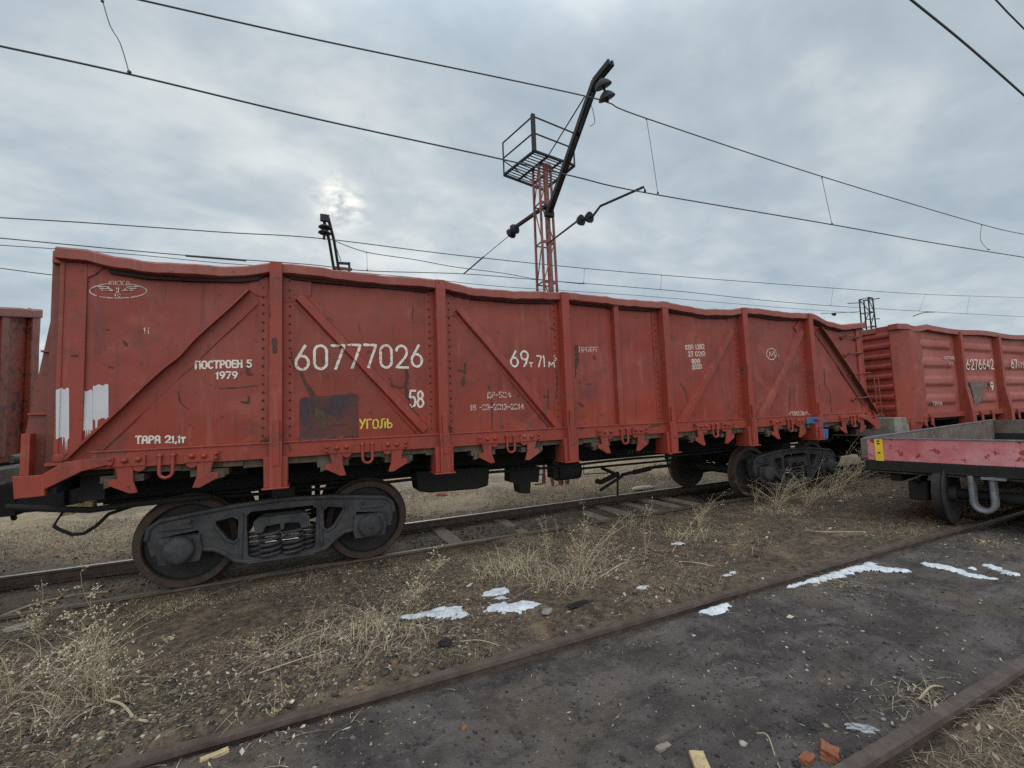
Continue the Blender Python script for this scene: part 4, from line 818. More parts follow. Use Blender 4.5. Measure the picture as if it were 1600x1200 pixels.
def smoothline(P, n=8):
    P = [np.array(p, float) for p in P]; out = []
    for i in range(len(P)-1):
        p0 = P[max(0, i-1)]; p1 = P[i]; p2 = P[i+1]; p3 = P[min(len(P)-1, i+2)]
        for s_ in np.linspace(0, 1, n, endpoint=False): out.append(.5*((2*p1)+(-p0+p2)*s_+(2*p0-5*p1+4*p2-p3)*s_*s_+(-p0+3*p1-3*p2+p3)*s_**3))
    return out+[P[-1]]
A0 = loc(pY(858, 332, YM-.35)); A1 = loc(pY(930, 128, .42)); A2 = loc(pY(955, 97, -.05)); b = MB()
for s_ in (-.045, .045):
    o_ = np.array([s_, 0, 0]); b.bar(A0+o_, A1+o_, .05, .13); b.bar(A1+o_, A2+o_, .05, .12)
for q in np.linspace(.05, .95, 4): P = A0+(A1-A0)*q; b.bar(P-np.array([.07, 0, 0]), P+np.array([.07, 0, 0]), .05, .05)
b.bar(A0-np.array([.12, 0, .05]), A0+np.array([.12, 0, -.05]), .12, .12); b.build('cantilever', 'steel', mast)
b = MB(); b.tube([loc(pY(858, 241, YM-.1)), loc(pY(913, 152, 1.0))], .015); b.build('stay_rod', 'steel', mast)
CW1 = pY(952, 160, 0); b = MB(); q0 = loc(pY(939, 122, -.1)); insulator(b, q0, loc(pY(950, 159, -.05)), 2, .17); b.build('insulator', 'insul', mast, smooth=True)
q0 = loc(pY(854, 382, YM-.25)); q1 = loc(pY(900, 347, 1.2)); q2 = loc(pY(926, 338, .75)); q3 = loc(pY(938, 322, .6)); q4 = loc(pY(1006, 292, .05)); q5 = loc(pY(1008, 299, 0.))
b = MB(); b.tube([q0, q1], .022); b.tube([q2, q3, q4, q5], .026); b.build('registration_arm', 'steel', mast, smooth=True)
b = MB(); insulator(b, q1, q2, 2, .12); b.build('insulator', 'insul', mast, smooth=True)
r0 = loc(pY(854, 321, YM-.3)); r1 = loc(pY(808, 353, 4.3)); r2 = loc(pY(797, 367, 4.7)); r3 = loc(pY(756, 401, 6.2)); r4 = loc(pY(724.5, 428, 7.5))
b = MB(); b.bar(r0, r1, .08, .08); b.tube([r3, r4], .022); b.tube([r2, r3], .01); b.build('pull_off_arm', 'steel', mast)
b = MB(); insulator(b, r1, r2, 2, .16); b.build('insulator', 'insul', mast, smooth=True)
b = MB(); b.tube(smoothline([loc(pY(u, v, .9)) for u, v in [(924, 165), (928, 180), (929, 192), (922, 197)]], 4), .008, 5); b.build('loose_wire', 'wire', mast)
def line(name, label, wires, droppers, group, r=.011, clamps=()):
    """wires: list of (part name, pixel points, plane y)"""
    t_ = thing(name, label, 'overhead wires', (0, 0, 0), group)
    for nm, pts, Y, rr in wires:
        P = [pY(u, v, Y(u) if callable(Y) else Y) for u, v in pts]
        d0 = P[0]-P[1]; d1 = P[-1]-P[-2]; P = ([P[0]+d0/np.linalg.norm(d0)*45] if pts[0][0] < 300 or pts[0][1] <= 0 else [])+smoothline(P, 10)+([P[-1]+d1/np.linalg.norm(d1)*70] if pts[-1][0] > 1500 else [])
        b = MB(); b.tube(P, rr, 6); b.build(nm, 'wire', t_, smooth=True)
    for pts, Y in droppers:
        P = [pY(u, v, Y) for u, v in pts]; b = MB(); b.tube(smoothline(P, 3), .006, 5); b.sphere(P[-1]+np.array([0, 0, .02]), .025, 6); b.sphere(P[0]-np.array([0, 0, .015]), .02, 6); b.build('dropper', 'wire', t_)
    return t_
W2 = [(0, 72), (202, 116), (500, 187), (785, 249), (898, 276), (1008, 301), (1300, 351), (1450, 378), (1600, 402)]
line('overhead_line', 'thick overhead catenary pair crossing the sky above the numbered wagon', [('carrier_wire', [(220, 0), (500, 63), (760, 117), (905, 148), (952, 161), (1010, 185), (1285, 276), (1535, 351), (1600, 366)], 0, .012), ('contact_wire', W2, lambda u: -max(0, u-1008)/600*1.3, .012)],
 [([(160, 0), (172, 40), (188, 68), (202, 115)], 0), ([(1010, 185), (1018, 235), (1028, 303)], 0), ([(1284, 277), (1291, 310), (1300, 351)], -.35), ([(1534, 351), (1532, 375), (1545, 391)], -.8)], 'overhead lines')
line('overhead_line', 'single pair of overhead wires in the top right corner of the sky', [('contact_wire', [(1424, 0), (1510, 70), (1600, 149)], -4.72, .011)], [], 'overhead lines')
tw = [o for o in bpy.data.objects if o.name.startswith('overhead_line')][-1]
P = [pY(1545, -12, -4.6), pY(1575, 20, -4.6), pY(1602, 47, -4.6)]; d1 = P[2]-P[0]; b = MB(); b.tube([P[0]-d1*2, P[0], P[1], P[2], P[2]+d1/np.linalg.norm(d1)*80], .009, 6); b.build('carrier_wire', 'wire', tw)
YF = 7.6
line('overhead_line', 'thin overhead wires running low behind the wagons, above the tracks beyond', [
 ('carrier_wire', [(0, 340), (150, 349), (350, 363), (505, 373), (735, 401), (1000, 427), (1300, 450), (1450, 460), (1600, 465)], YF, .014),
 ('second_carrier_wire', [(524, 377), (573, 394), (650, 406), (710, 417), (787, 427), (838, 436), (913, 444)], YF+.1, .012),
 ('contact_wire', [(0, 372), (290, 399), (480, 413), (572, 423), (725, 428), (838, 437), (1060, 455), (1213, 471), (1365, 482), (1600, 495)], YF-.1, .013),
 ('rear_wire', [(0, 383), (200, 397), (345, 411), (480, 420), (640, 433), (787, 448), (1000, 462), (1213, 480), (1340, 489)], YF+2, .011),
 ('low_wire', [(0, 419), (85, 430), (200, 442)], YF+2.5, .013)],
 [([(573, 394), (574, 423)], YF), ([(913, 421), (912, 442)], YF), ([(1034, 430), (1032, 453)], YF), ([(1302, 450), (1298, 477)], YF), ([(1447, 459), (1436, 486)], YF), ([(1515, 462), (1510, 491)], YF)], 'overhead lines', .013)
tf = [o for o in bpy.data.objects if o.name.startswith('overhead_line')][-1]
b = MB(); b.tube([pY(290, 399.5, YF-.12), pY(385, 407, YF-.12)], .03, 8); b.build('splice_bar', 'wire', tf)
b = MB(); b.tube([pY(1283, 490, YF+4), pY(1345, 487, YF+4)], .02, 6); insulator(b, pY(1299, 491, YF+4), pY(1306, 491, YF+4), 1, .12); b.build('line_insulator', 'insul', tf)
b = MB(); b.tube(smoothline([pY(u, v, YF-.1) for u, v in [(1427, 494), (1443, 488.5), (1460, 487.5)]], 5), .03, 6); b.build('steady_arm', 'wire', tf)
# left far mast: only the cantilever top shows above the wagon
YL = 9.2; mp = pY(533, 425, YL); ML = np.array([mp[0], YL, gz(mp[0], YL)]); l2 = lambda p: np.array(p)-ML
m2 = thing('catenary_mast', 'short-looking far mast, only its sloping cantilever top showing above the second panel', 'mast', tuple(ML))
b = MB(); lattice(b, (0, 0, -.1), (0, 0, mp[2]-ML[2]+.05), .6, .45, 6, 9, .04); b.build('lattice_tower', 'mastred', m2)
a0 = l2(pY(526, 424, YL-.3)); a1 = l2(pY(518, 375, YL-1.0)); a2 = l2(pY(509, 341, YL-1.6)); b = MB()
for s_ in (-.075, .075): o_ = np.array([s_, 0, 0]); b.bar(a0+o_, a1+o_, .06, .14); b.bar(a1+o_, a2+o_, .06, .13)
b.bar(a2-np.array([.16, 0, .0]), a2+np.array([.1, 0, 0]), .12, .2); b.tube([l2(pY(533, 409, YL)), l2(pY(523, 380, YL-.9))], .012)
b.bar(l2(pY(527, 411, YL)), l2(pY(546, 412, YL)), .06, .08); b.bar(l2(pY(527, 420, YL)), l2(pY(550, 421, YL)), .06, .08); b.bar(l2(pY(545.5, 410, YL)), l2(pY(546, 424, YL)), .07, .07, (0, 1, 0)); b.build('cantilever', 'steel', m2)
b = MB(); insulator(b, l2(pY(508, 350, YF)), l2(pY(507, 367, YF)), 2, .19); b.tube([l2(pY(507, 366, YF)), l2(pY(506, 374, YF))], .04, 8); b.build('insulator', 'insul', m2, smooth=True)
YR = 11.; mp = pY(1358, 515, YR); MR = np.array([mp[0], YR, gz(mp[0], YR)]); l3 = lambda p: np.array(p)-MR; mt3 = pY(1353, 467, YR)
m3 = thing('catenary_mast', 'small distant dark lattice mast between the numbered wagon and the ribbed wagon', 'mast', tuple(MR))
b = MB(); lattice(b, (0, 0, -.1), (mt3[0]-MR[0], 0, mt3[2]-MR[2]), .72, .55, 8, 9, .04); b.build('lattice_tower', 'steel', m3)
b = MB(); b.tube([l3(pY(1352, 470, YR)), l3(pY(1374, 466, YR-2))], .035, 6); b.tube([l3(pY(1346, 473, YR)), l3(pY(1325, 474, YR-1))], .03, 6); b.tube([l3(pY(1354, 499, YR)), l3(pY(1374, 498, YR-2))], .035, 6); b.build('bracket_arm', 'steel', m3)

# ------------------------------------------------------------------ snow
def snow(label, balls, h=.026):
    W = []
    for u, v, rp in balls:
        p = pZ(u, v, 0.); z = gz(p[0], p[1]); p = pZ(u, v, z); q = pZ(u+rp, v, z); W.append((p[0], p[1], 1.25*np.linalg.norm(q-p)))
    W = np.array(W); x0 = (W[:, 0]-W[:, 2]*2).min(); x1 = (W[:, 0]+W[:, 2]*2).max(); y0 = (W[:, 1]-W[:, 2]*2).min(); y1 = (W[:, 1]+W[:, 2]*2).max()
    st = .014; X, Y = np.meshgrid(np.arange(x0, x1, st), np.arange(y0, y1, st), indexing='ij'); F = np.zeros_like(X)
    for a, c_, r in W: F += np.exp(-((X-a)**2+(Y-c_)**2)/(r*r)*1.1)
    F = F-.34+.38*vnoise(X, Y, 9)+.42*vnoise(X+3, Y, 24)+.38*vnoise(X, Y+4, 60)
    if W[:, 1].min() < -4.06: F = F-6*np.clip((Y+4.03)/.03, 0, 1)
    Z = ground_h(X, Y)+h*np.tanh(F*2.2)-.004+.010*vnoise(X, Y, 25)*(F > 0)
    keep = F > -.12; cell = keep[:-1, :-1] & keep[1:, :-1] & keep[1:, 1:] & keep[:-1, 1:]
    I = np.arange(X.size).reshape(X.shape); Fq = np.stack([I[:-1, :-1], I[1:, :-1], I[1:, 1:], I[:-1, 1:]], -1)[cell]
    used, inv = np.unique(Fq, return_inverse=True); V = np.stack([X, Y, Z], -1).reshape(-1, 3)[used]
    tag(raw_mesh('snow_patch', V, inv.reshape(Fq.shape), 'snow'), label, 'snow', 'melting snow patches')
snow('wedge of melting snow beside dry grass clump, nearest the left bogie', [(640, 969, 11), (660, 965, 14), (685, 960, 17), (706, 957, 17), (720, 963, 9)])
snow('two-lobed melting snow patch on bare dirt right of the wedge-shaped one', [(768, 927, 13), (785, 926, 10), (782, 938, 10), (776, 950, 14), (793, 952, 16), (815, 948, 10), (830, 949, 10)])
snow('small snow patch tucked against the inner side of the near track rail', [(1098, 947, 8), (1112, 946, 10), (1126, 943, 10), (1136, 941, 6)], .03)
snow('long branching snow streak along the rail in the black dirt', [(1228, 912, 9), (1242, 908, 12), (1258, 902, 13), (1274, 898, 14), (1290, 893, 15), (1306, 889, 15), (1322, 884, 15), (1338, 879, 14), (1352, 873, 11), (1362, 869, 8), (1342, 887, 11), (1360, 889, 11), (1378, 891, 10), (1396, 893, 9), (1412, 895, 7), (1304, 898, 10)], .03)
snow('pale thin snow streak in the dirt below the trolley step', [(1450, 882, 9), (1470, 885, 10), (1490, 888, 9), (1510, 892, 9), (1530, 896, 8), (1548, 900, 6), (1520, 884, 6)], .022)
snow('narrow snow sliver on a dark mound at the right edge', [(1544, 881, 6), (1556, 884, 6), (1570, 887, 6), (1585, 891, 6)], .025)
snow('tiny snow scrap beyond the near rail, right of the weeds', [(1136, 902, 7), (1146, 899, 5)], .022)
snow('tiny snow scrap in the grass beyond the near rail, between the weeds', [(1000, 921, 6), (1008, 918, 6)], .02)
snow('tiny snow scrap under the leaning white twig', [(1054, 850, 6), (1064, 850, 6)], .02)

# ------------------------------------------------------------------ vegetation
def blades(name, bases, h, lean, width, matn, kind='stuff', label=None, cat=None, droop=.5, parent=None, seg=3):
    """bases (n,3); per-blade curved ribbons"""
    n = len(bases); wild = 0 if kind == 'stuff' else 1; az = rng.uniform(0, 2*math.pi, n); dirs = np.stack([np.cos(az), np.sin(az)], 1); H = h*rng.uniform(.45, 1.25, n)*np.clip(np.exp(wild*rng.normal(-.25, .5, n)), .2, 1.5); Ln = lean*rng.uniform(.2, 1.5, n)*H*np.clip(np.exp(wild*rng.normal(0, .5, n)), .3, 1.5)
    wd = width*rng.uniform(.6, 1.3, n); side = np.stack([-dirs[:, 1], dirs[:, 0]], 1); ang2 = rng.uniform(0, math.pi, n); side = np.stack([np.cos(ang2), np.sin(ang2)], 1)
    V = np.zeros((n, (seg+1)*2, 3), np.float32)
    for i in range(seg+1):
        s_ = i/seg; out = Ln*(s_**1.6); z = H*(s_-droop*s_**2.4*np.minimum(1, Ln/H*.8)); w_ = wd*(1-.85*s_)
        P = np.stack([bases[:, 0]+dirs[:, 0]*out, bases[:, 1]+dirs[:, 1]*out, bases[:, 2]+z], 1)
        V[:, i*2, :] = P; V[:, i*2+1, :] = P; V[:, i*2, :2] -= side*w_[:, None]/2; V[:, i*2+1, :2] += side*w_[:, None]/2
    f = np.array([[i*2, i*2+1, i*2+3, i*2+2] for i in range(seg)]); F = (np.arange(n)*(seg+1)*2)[:, None, None]+f[None]
    o = raw_mesh(name, V.reshape(-1, 3), F.reshape(-1, 4), matn, smooth=False, parent=parent)
    if kind: o['kind'] = kind
    if label: o['label'] = label
    if cat: o['category'] = cat
    return o
def scatter(n, x0, x1, y0, y1, mask=None):
    X = rng.uniform(x0, x1, n); Y = rng.uniform(y0, y1, n)
    if mask is not None: k_ = mask(X, Y) > rng.random(n); X = X[k_]; Y = Y[k_]
    return np.stack([X, Y, ground_h(X, Y)-.004], 1)
def polar(n, r0, r1, a0=-62, a1=62, p=1.0):
    rr = r0+(r1-r0)*rng.random(n)**p; aa = YAW+np.radians(rng.uniform(a0, a1, n)); return CAM[0]+rr*np.sin(aa), CAM[1]+rr*np.cos(aa)
cl_ = lambda x, y, s_, a, b_: np.clip((vnoise(x, y, s_)+.5-a)/(b_-a), 0, 1)
# short brown and straw grass: strips beside the rails, patches in the dirt
S1 = scatter(48000, -8, 9, -3.86, -2.9, lambda x, y: cl_(x, y, 1.6, .42, .75)*np.clip(1.25-(y+3.86)/.8, .12, 1)*np.clip((x+3.6)/1.5+.35, .12, 1))
S2 = scatter(26000, -8, 9, -1.75, -.86, lambda x, y: cl_(x, y, 1.3, .38, .7)*np.clip(1.2-abs(y+1.15)/.5, .1, 1))
X, Y = polar(26000, 1.6, 13); k_ = (Y > -3.9) & (Y < -.85) & (cl_(X, Y, 1.1, .50, .78) > rng.random(len(X))); S3 = np.stack([X, Y, ground_h(X, Y)-.004], 1)[k_]
blades('short_grass', np.concatenate([S1, S2, S3]), .055, 1.3, .0042, 'browngrass', label='short brown dry grass growing in patches between the two tracks', cat='grass')
S2b = scatter(16000, -6.5, 0.5, -1.5, -.84, lambda x, y: cl_(x, y, 2.2, .30, .6)*np.clip(1.3-abs(y+1.08)/.3, 0, 1))
blades('rail_edge_straw', S2b, .05, 2.0, .0045, 'straw', label='fuzzy straw strip along the outer edge of the rail under the numbered wagon', cat='grass', droop=.9)
S4 = scatter(20000, -8, 9, -3.86, -.9, lambda x, y: cl_(x, y, .9, .45, .8)*.7)
blades('straw_litter', S4+np.array([0, 0, .006]), .035, 4.5, .0045, 'straw', label='dry straw lying flat over the dirt between the tracks', cat='straw', droop=1.0)
X, Y = polar(15000, .9, 7, 20, 75); k_ = (Y < -5.58); S5 = np.stack([X, Y, ground_h(X, Y)-.004], 1)[k_]
blades('verge_grass', np.concatenate([S5, scatter(9000, -3.5, 3, -6.7, -5.56)]), .075, 1.9, .005, 'browngrass', label='matted dry grass beyond the nearest rail in the bottom right corner', cat='grass', droop=.9)
S6 = np.concatenate([scatter(44000, -10, 12, 1.0, 4.5, lambda x, y: cl_(x, y, .8, .30, .62)), scatter(16000, -14, 34, 3.5, 12, lambda x, y: cl_(x, y, .5, .30, .6))])
blades('field_grass', S6, .10, 1.6, .010, 'straw', label='pale dry grass covering the ground beyond the wagons', cat='grass', droop=.8)
S7 = scatter(5200, -5, 8, -3.8, -1.2, lambda x, y: np.clip((vnoise(x+31, y, .9)+.5-.66)/.12, 0, 1)*.8)
blades('green_sprouts', S7, .022, 1.2, .006, 'green', label='small green moss and sprouts dotted in the dirt between the tracks', cat='moss')
X, Y = polar(2600, 1.2, 6, -62, 62); k_ = (Y > -5.4) & (Y < -4.05) & ((Y < -5.25) | (Y > -4.2) | (rng.random(len(X)) < .05)); S8 = np.stack([X, Y, ground_h(X, Y)], 1)[k_]
blades('rail_side_straw', S8, .03, 3.0, .004, 'straw', label='few dry straws lying along the rails in the black dirt', cat='straw', droop=1.)
# gravel
ICO = bmesh.new(); bmesh.ops.create_icosphere(ICO, subdivisions=1, radius=1); IV = np.array([v.co[:] for v in ICO.verts]); IF = np.array([[v.index for v in f.verts] for f in ICO.faces]); ICO.free()
def stones(name, X, Y, size, matn, label, sink=.3):
    n = len(X); Z = ground_h(X, Y); sz = size*np.clip(np.exp(rng.normal(0, .45, n)), .4, 2.6); jit = 1+.32*rng.uniform(-1, 1, (n, len(IV))); V = IV[None]*jit[..., None]
    V = V*np.stack([rng.uniform(.7, 1.3, n), rng.uniform(.7, 1.3, n), rng.uniform(.45, .8, n)], 1)[:, None, :]; a = rng.uniform(0, 6.283, n); c_, s_ = np.cos(a)[:, None], np.sin(a)[:, None]
    V = np.stack([V[..., 0]*c_-V[..., 1]*s_, V[..., 0]*s_+V[..., 1]*c_, V[..., 2]], -1)*sz[:, None, None]+np.stack([X, Y, Z+sz*(.5-sink)], 1)[:, None, :]
    F = (np.arange(n)*len(IV))[:, None, None]+IF[None]
    return tag(raw_mesh(name, V.reshape(-1, 3), F.reshape(-1, 3), matn, smooth=False), label, 'gravel', kind='stuff')
X, Y = polar(70000, 1.5, 13, p=1.1); k_ = (Y > -3.88) & (Y < 2.) & (np.abs(Y+.795) > .1) & (np.abs(Y-.795) > .1) & ((cl_(X, Y, .8, .30, .6)*np.clip(1.3-(X+3.6)/2.6, .12, 1)) > rng.random(len(X)))
stones('gravel', X[k_], Y[k_], .0088, 'stone', 'mixed grey and brown gravel strewn over the dirt between the tracks')
X, Y = polar(8500, 1.2, 11, p=1.05); k_ = (Y > -5.4) & (Y < -4.05) & (cl_(X, Y, 1.3, .40, .72) > rng.random(len(X)))
stones('coal_crumbs', X[k_], Y[k_], .0075, 'coal', 'small black and pale crumbs scattered over the coal dirt')
def flakes(name, X, Y, size, matn, label):
    n = len(X); Z = ground_h(X, Y)+.003; a = rng.uniform(0, 6.283, n); L = size*np.exp(rng.normal(0, .5, n)); Wd = L*rng.uniform(.12, .55, n); d1 = np.stack([np.cos(a), np.sin(a), rng.normal(0, .3, n)], 1); d2 = np.stack([-np.sin(a), np.cos(a), rng.normal(0, .45, n)], 1); C_ = np.stack([X, Y, Z], 1)
    V = np.stack([C_-d1*L[:, None], C_+d2*Wd[:, None], C_+d1*L[:, None]*rng.uniform(.5, 1, n)[:, None]+np.array([0, 0, .002]), C_-d2*Wd[:, None]], 1); F = (np.arange(n)*4)[:, None]+np.arange(4)[None]
    return tag(raw_mesh(name, V.reshape(-1, 3), F, matn, smooth=False), label, 'plant litter', kind='stuff')
X, Y = polar(120000, 1.5, 14, p=1.1); k_ = (Y > -3.9) & (Y < 2.5) & (np.abs(Y-.795) > .06) & ((.12+cl_(X, Y, 1.0, .30, .75)) > rng.random(len(X)))
X2, Y2 = polar(22000, 1.2, 9, p=1.05); k2 = (Y2 > -5.42) & (Y2 < -4.02)
stones('soil_clods', X2[k2], Y2[k2], .0042, 'clod', 'tiny clods of black coal dirt between the near rails')
flakes('plant_litter', X[k_], Y[k_], .009, 'litter', 'crumbs of dead leaves and stems over the dirt between the tracks')
X, Y = polar(16000, 1.0, 9, 0, 80); k_ = (Y < -5.56) | ((Y > -5.4) & (Y < -5.1) & (rng.random(len(X)) < .25))
flakes('plant_litter', X[k_], Y[k_], .010, 'litter', 'crumbs of dead grass along the nearest rail')
X, Y = polar(14000, 1.3, 11, p=1.05); k_ = (Y > -5.42) & (Y < -4.02) & (cl_(X+7, Y*1.6, 1.9, .46, .80) > rng.random(len(X)))
flakes('plant_litter', X[k_], Y[k_], .008, 'litter', 'dead leaf crumbs gathered in patches on the black coal dirt')
# dry weeds, each a plant of its own
def weed(label, base_px, top_px, n=5, seeds=26, spread=.25, thick=.0035, arch=.2, seedsize=.010, twigs=9):
    p = pZ(*base_px, 0.); p = pZ(*base_px, gz(p[0], p[1])); p = np.array([p[0], p[1], gz(p[0], p[1])]); tp = pY(*top_px, p[1]); H = max(.1, tp[2]-p[2]); lean = (tp[0]-p[0])
    t_ = thing('dry_weed', label, 'weed', tuple(p), 'dry weeds between the tracks'); st = MB(); sd = MB(); U_ = random.uniform
    def seed(c_):
        r = seedsize*U_(.35, .75); ax = np.array([U_(-1, 1), U_(-1, 1), U_(-.6, 1)]); ax /= np.linalg.norm(ax)+1e-6; sd.tube([c_-ax*r, c_-ax*r*.3, c_+ax*r*.45, c_+ax*r], [r*.12, r*.55, r*.5, r*.1], 5)
    per = max(1, int(seeds/(n*twigs)*1.6)) if seeds else 0
    for i in range(n):
        a = U_(0, 6.28); k = U_(.4, 1.0) if i else 1.0; rad = spread*H*(U_(.25, 1.1) if i else .12); e = np.array([lean*k+rad*math.cos(a), rad*math.sin(a), H*k]); P = []
        b0_ = np.array([U_(-.06, .06)*H, U_(-.06, .06)*H, -.01]) if i else np.array([0, 0, -.01]); w1, w2 = U_(-.06, .06)*H, U_(-.06, .06)*H; ph = U_(0, 6); pw = U_(1.0, 1.9)
        for s_ in np.linspace(0, 1, 11): P.append(b0_*(1-s_)+np.array([e[0]*s_**pw+w1*math.sin(s_*5+ph)*s_, e[1]*s_**pw+w2*math.sin(s_*6+ph)*s_, e[2]*(s_-arch*U_(.9, 1.1)*s_**3*(.3 if i == 0 else 1))]))
        tk = thick*U_(.6, 1.1); st.tube(P, [tk*(1-.7*s_) for s_ in np.linspace(0, 1, 11)], 5)
        for q in range(twigs):
            j = random.randint(3, 10); b0 = P[j]; a2 = U_(0, 6.28); ln = H*U_(.06, .24)*(1.25-j/14); up_ = U_(.1, 1.0); b2 = b0+ln*np.array([math.cos(a2), math.sin(a2), up_]); b1 = b0+(b2-b0)*.5+np.array([U_(-.1, .1), U_(-.1, .1), -.08])*ln
            st.tube([b0, b1, b2], [tk*.45, tk*.35, tk*.2], 4, caps=False)
            for _ in range(per):
                s_ = U_(.3, 1.05); seed(b0+(b2-b0)*s_+np.array([random.gauss(0, .06)*ln for _ in range(3)]))
    st.build('stems', 'weedstem', t_, smooth=True)
    if sd.v: sd.build('seed_sprays', 'seed', t_, smooth=True)  # the seed heads of the weed
    return t_
weed('big bushy dry weed with many pale seed heads, left of the left bogie', (160, 1092), (150, 880), 9, 420, .5, .0032, .12, .013, 14)
weed('dry seed-headed weed standing left of the wedge-shaped snow patch', (640, 955), (686, 854), 6, 200, .2, .003, .1, .011, 12)
weed('tallest dry weed of the middle clump, rising in front of the far rail', (905, 900), (915, 782), 9, 170, .24, .0035, .1, .010, 10)
weed('slim dry weed leaning right beside the tallest middle weed', (912, 902), (985, 800), 5, 26, .2, .0045, .05, .009)
weed('thin upright weed right of the middle clump near the rail', (1008, 868), (1018, 778), 3, 60, .12, .0035, .05, .009)
weed('bare pale twig leaning right with a fluffy tip', (1050, 866), (1090, 806), 1, 14, .1, .004, .0, .014)
weed('low fluffy straw-coloured weed between the near rail and the right bogie', (1090, 826), (1110, 768), 10, 90, .6, .003, .3, .009)
weed('dry weed with drooping seed sprays left of the right bogie wheel', (1105, 800), (1140, 762), 5, 70, .5, .003, .25, .010)
weed('pale weed tangle in front of the right bogie springs', (1215, 795), (1225, 722), 20, 60, 1.0, .0042, .25, .009)
weed('second tangle of pale stems over the right end of the right bogie', (1262, 790), (1288, 708), 20, 60, 1.0, .0042, .25, .009)
weed('small upright weed between the rails before the sleepers', (872, 838), (868, 808), 3, 20, .2, .003, .1, .008)
weed('short dry weed at the bottom of the left wheel', (345, 905), (300, 890), 3, 24, .3, .003, .1, .009)
weed('small seedy weed below the left bogie, right wheel side', (480, 985), (500, 930), 2, 16, .3, .0025, .1, .008)
weed('sparse weed standing at the near rail in the left foreground', (425, 1120), (432, 1076), 5, 20, .5, .003, .2, .009)
weed('tall arching woody weed beside the trolley corner', (1305, 772), (1340, 660), 14, 30, .6, .006, .3, .012)
weed('bushy brown weed under the trolley corner', (1335, 758), (1352, 695), 18, 60, .9, .005, .3, .012)
def tuft(label, base_px, n, h, lean, matn='straw', rad=.12):
    p = pZ(*base_px, 0.); p = pZ(*base_px, gz(p[0], p[1])); t_ = np.array([p[0], p[1], 0.]); a = rng.uniform(0, 6.28, n); r = rad*np.sqrt(rng.random(n)); B = np.stack([r*np.cos(a), r*np.sin(a)], 1)
    o = blades('grass_tuft', np.stack([B[:, 0], B[:, 1], ground_h(B[:, 0]+p[0], B[:, 1]+p[1])-gz(p[0], p[1])], 1), h, lean, .0055, matn, kind=None, droop=.8, seg=5); o.location = (p[0], p[1], gz(p[0], p[1])); tag(o, label, 'grass tuft', 'dry grass tufts')
tuft('large tangled straw tuft around the tallest middle weed', (880, 905), 286, .26, 1.2, 'straw', .42)
tuft('straw tuft arching left of the middle weeds', (820, 880), 132, .26, 1.5, 'palegrass', .14)
tuft('straw tuft behind the wedge-shaped snow patch, left side', (600, 1010), 165, .24, 1.3, 'straw', .34)
tuft('pale arching straw tuft just left of the wedge-shaped snow patch', (575, 985), 66, .30, 1.4, 'palegrass', .10)
tuft('straw tuft in the lower left corner', (40, 1130), 90, .26, 1.6, 'straw', .42)
tuft('long-bladed straw tuft at the foot of the big bushy weed', (130, 1085), 82, .36, 1.7, 'straw', .2)
tuft('pale straw tuft at the foot of the low fluffy weed', (1080, 836), 165, .2, 1.5, 'palegrass', .34)
tuft('straw tuft at the foot of the arching woody weed', (1305, 775), 187, .26, 1.3, 'straw', .46)
tuft('flat straw bundle on the black dirt near the branching snow streak', (1310, 912), 33, .10, 4., 'palegrass', .10)
tuft('small straw tuft at the inner side of the nearest rail', (1440, 1100), 88, .12, 2.0, 'straw', .14)
tuft('small brown tuft in front of the trolley wheel', (1545, 850), 60, .12, 1.6, 'browngrass', .14)
for a_ in (('thin pale weed with seed tips left of the big tangled straw tuft', (858, 888), (850, 800), 4, 50, .25, .003, .1, .009, 9),
    ('bare tangled weed with hooked stems at the right of the middle clump', (945, 892), (958, 822), 7, 20, .5, .003, .2, .009, 8),
    ('slender weed standing alone between the middle clump and the low fluffy weed', (985, 838), (990, 792), 3, 30, .2, .003, .1, .009, 8),
    ('small spindly weed by the two-lobed snow patch', (745, 905), (738, 872), 3, 16, .4, .0025, .1, .008, 7),
    ('leafy dry weed left of the big bushy one, near the left picture edge', (60, 1000), (70, 905), 6, 150, .35, .003, .12, .012, 12),
    ('dry weed with long bare stems bending out of the left picture edge', (20, 1090), (-10, 1000), 7, 30, .7, .0035, .3, .01, 8),
    ('short bristly weed beside the long straight stalk', (395, 1020), (402, 985), 5, 40, .6, .0025, .2, .008, 8),
    ('brown seedy weed behind the pale arching tuft', (590, 985), (575, 935), 5, 50, .5, .0028, .2, .009, 9),
    ('pale seedy weed between the wheel and the springs of the right bogie', (1180, 785), (1190, 742), 8, 60, .6, .0035, .2, .009, 9),
    ('weed with drooping stems just left of the trolley axle box', (1385, 775), (1378, 742), 8, 20, .8, .003, .3, .009, 7)): weed(*a_)
for a_ in (('long straw tuft lying left of the big tangled tuft', (790, 895), 260, .26, 2.2, 'palegrass', .30), ('matted straw tuft below the right bogie weeds', (1215, 800), 300, .18, 1.8, 'straw', .40), ('thin straw tuft by the second dry stalk', (470, 1010), 130, .16, 2.2, 'straw', .30), ('matted tuft in front of the left picture edge, below the flat stone', (60, 1040), 240, .22, 1.8, 'straw', .45), ('low brown tuft beside the wheel of the left bogie', (260, 930), 260, .10, 2.0, 'straw', .5), ('low tuft right of the leaning pale twig', (1150, 850), 220, .12, 2.0, 'browngrass', .45)): tuft(*a_)
bases = [o.location.copy() for o in col.objects if o.get('category') in ('weed', 'grass tuft')]
X = np.concatenate([rng.normal(p.x, .26, 180) for p in bases]); Y = np.concatenate([rng.normal(p.y, .18, 180) for p in bases]); k_ = (np.abs(Y+3.96) > .06) & (np.abs(Y+.795) > .06)
